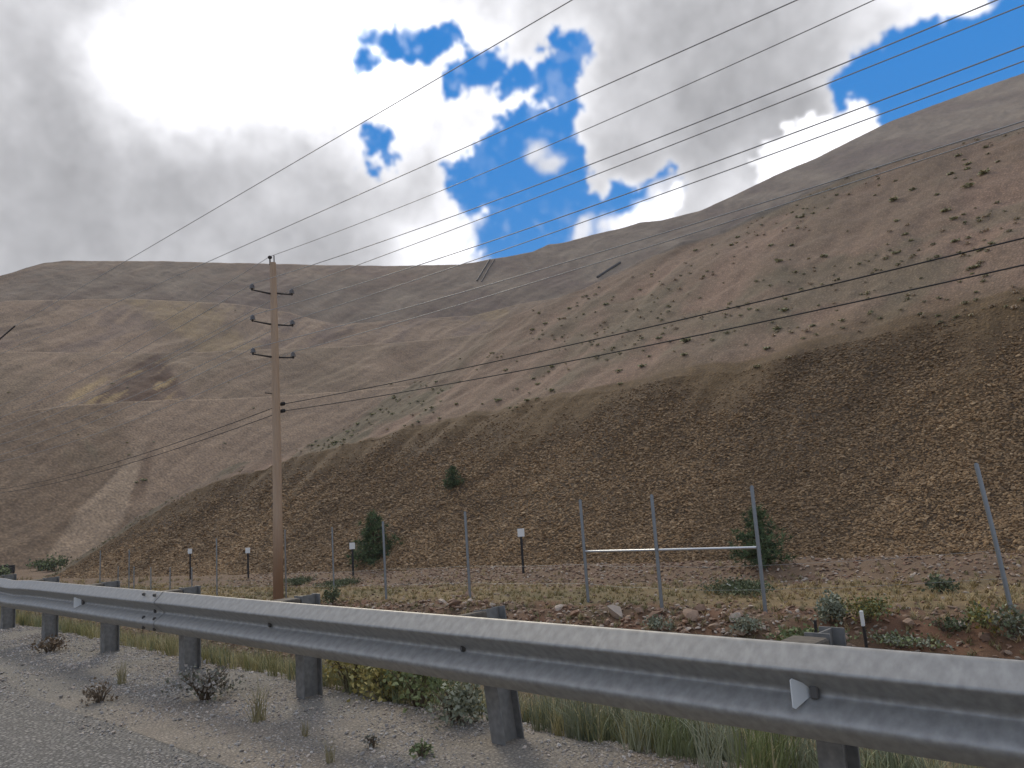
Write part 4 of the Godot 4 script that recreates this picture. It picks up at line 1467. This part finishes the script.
	shrub("flowering_bush", on_ground(985, 628), Vector3(0.5, 0.36, 0.4), 0.05, 420, gold + grn, "smaller yellow flowering bush on the bank at the right edge", "bush", 23)
	shrub("green_patch", on_ground(738, 594), Vector3(1.5, 0.30, 0.7), 0.05, 2800, dk, "dark green low bush spreading over the bench by the fence brace", "bush", 24)
	shrub("green_patch", on_ground(812, 645), Vector3(0.7, 0.3, 0.5), 0.06, 700, grn, "low green bush just above the nearest guardrail block", "bush", 25)
	shrub("green_patch", on_ground(300, 584), Vector3(1.1, 0.30, 0.7), 0.055, 1600, dk, "low green bush on the bench right behind the utility pole", "bush", 26)
	shrub("green_patch", on_ground(338, 587), Vector3(1.6, 0.28, 0.7), 0.055, 2200, dk, "wide low green bush on the bench left of the pine", "bush", 27)
	shrub("green_patch", on_ground(332, 604), Vector3(0.3, 0.55, 0.3), 0.06, 500, dk, "small upright green bush right of the pole just above the rail", "bush", 28)
	shrub("green_patch", on_ground(900, 648), Vector3(0.9, 0.2, 0.5), 0.05, 500, sage + grn, "long low green bush in the ditch right of the stake", "bush", 29)
	shrub("green_patch", on_ground(945, 632), Vector3(0.34, 0.2, 0.3), 0.045, 260, dk, "dark low bush on the bank left of the smaller yellow bush", "bush", 30)
	shrub("green_patch", on_ground(1016, 640), Vector3(0.36, 0.5, 0.36), 0.05, 420, sage + dk, "grey green bush at the right edge below the leaning fence post", "bush", 31)
	shrub("green_patch", on_ground(942, 592), Vector3(0.35, 0.3, 0.3), 0.07, 300, dk, "small lone dark bush on the bench left of the leaning fence post", "bush", 32)
	shrub("green_patch", on_ground(660, 628), Vector3(0.35, 0.22, 0.3), 0.05, 350, sage, "small grey bush among the pale rocks on the bank", "bush", 33)
	shrub("green_patch", on_ground(742, 632), Vector3(0.4, 0.26, 0.3), 0.05, 400, sage, "small grey bush at the right end of the pale rocks", "bush", 34)
	# pines
	var p1 := on_ground(375, 569)
	pine(p1, 2.75, 2.9, 41, "largest dark pine at the slope foot behind the fence posts", 1.0)
	var p2 := on_ground(761, 568)
	pine(p2, 1.75, 1.9, 42, "mid sized pine at the slope foot behind the brace rail end", 1.0)
	var kk := int(round((453.0 - 40.0) / 1296.0 * (spur_nc - 1)))
	var best := spur_v[kk]
	var e := 9.0
	for r in spur_lo:
		var p := spur_v[r * spur_nc + kk]
		var t := absf((p.y - 1.3) / Vector2(p.x, p.z).length() - tangent(453, 489))
		if t < e:
			e = t; best = p
	pine(best, 1.2, 1.35, 43, "smallest pine standing alone halfway up the brown rock slope", 1.0)
	for q in [[38, 571, 1.6, 1.0, 51, "olive bush at the far left foot of the sand streak"], [55, 571, 1.3, 1.5, 52, "darker taller bush right of the olive one at far left"], [2, 577, 0.7, 0.9, 53, "olive bush at the very left edge above the rail"]]:
		shrub("valley_bush", on_ground(q[0], q[1]), Vector3(q[2], q[3], 1.0), 0.2, 500, dk + grn, q[5], "bush", q[4])
	var x4 := []
	var c4 := []
	var sc := [lin(172, 156, 122), lin(152, 144, 108), lin(182, 160, 132), lin(140, 134, 100)]
	var nb4 := noise("spur_big", 0.03, 3)
	for i in 1900:
		var k := rng.randi_range(0, spur_nc - 1)
		var r := rng.randi_range(spur_lo - 8, spur_mid - 3)
		var p := spur_v[r * spur_nc + k]
		if nb4.get_noise_2d(p.x * 2.2 - 70.0, p.z * 2.2) < rng.randf_range(-0.3, 0.6): continue
		if k < 220 and rng.randf() < 0.65: continue
		var h := rng.randf_range(0.07, 0.2)
		var c: Color = sc[rng.randi() % 4] * rng.randf_range(0.8, 1.1)
		c.a = 1
		x4.append(upright(p, Vector3(h * 1.6, h, h * 1.6)))
		c4.append(c)
	tag(scatter("scrub", leaf_cloud(400, 40, Vector3(0.6, 0.8, 0.6), 0.3, [Color.WHITE], 5), mats.leaf, x4, c4), "thin grey green scrub speckling the pinkish upper slope", "scrub")
	# shrubs dotted over the slopes
	var protos := []
	for i in 3:
		var b := base("hill_shrub", Vector3(0, -50, 0))
		put("foliage", leaf_cloud(300 + i, 90, Vector3(0.5, 0.5, 0.5), 0.32, [lin(166, 162, 122), lin(180, 170, 134), lin(150, 150, 112)], 6), mats.leaf, b)
		protos.append(b)
	var nbx := noise("spur_big", 0.03, 3)
	var count := 0
	var tries := 0
	while count < 150 and tries < 6000:
		tries += 1
		var far := count % 5 == 4
		var p: Vector3
		if far:
			var px := rng.randf_range(0, 420)
			var k := int((px + 380.0) / 1760.0 * (far_nc - 1))
			var r := rng.randi_range(20, 95) if rng.randf() < 0.6 else rng.randi_range(96, 230)
			p = far_v[r * far_nc + k]
		else:
			var px := rng.randf_range(300, 1060)
			var k := int((px - 40.0) / 1296.0 * (spur_nc - 1))
			var r := rng.randi_range(spur_lo + 2, spur_mid - 8)
			p = spur_v[r * spur_nc + k]
			if nbx.get_noise_2d(p.x * 1.6 + 20.0, p.z * 1.6) < rng.randf_range(-0.5, 0.35): continue
		var src: Node3D = protos[count % 3]
		var o: Node3D
		var sz := rng.randf_range(0.13, 0.28) * (1.0 + 0.9 * pow(rng.randf(), 5.0)) * (1.3 if far else 1.0)
		if count < 3:
			o = src
			o.position = p
			o.scale = Vector3.ONE * sz
		else:
			o = copy_of(src, "hill_shrub", p, rng.randf() * TAU, sz)
		o.scale *= Vector3(1.3, 0.75, 1.3)
		if far: tag(o, "small dark shrub dotted on the far terraced slope", "shrub", "shrubs dotted on the far terraces")
		else: tag(o, "small dark shrub dotted on the pinkish upper slope", "shrub", "shrubs dotted on the pink slope")
		count += 1
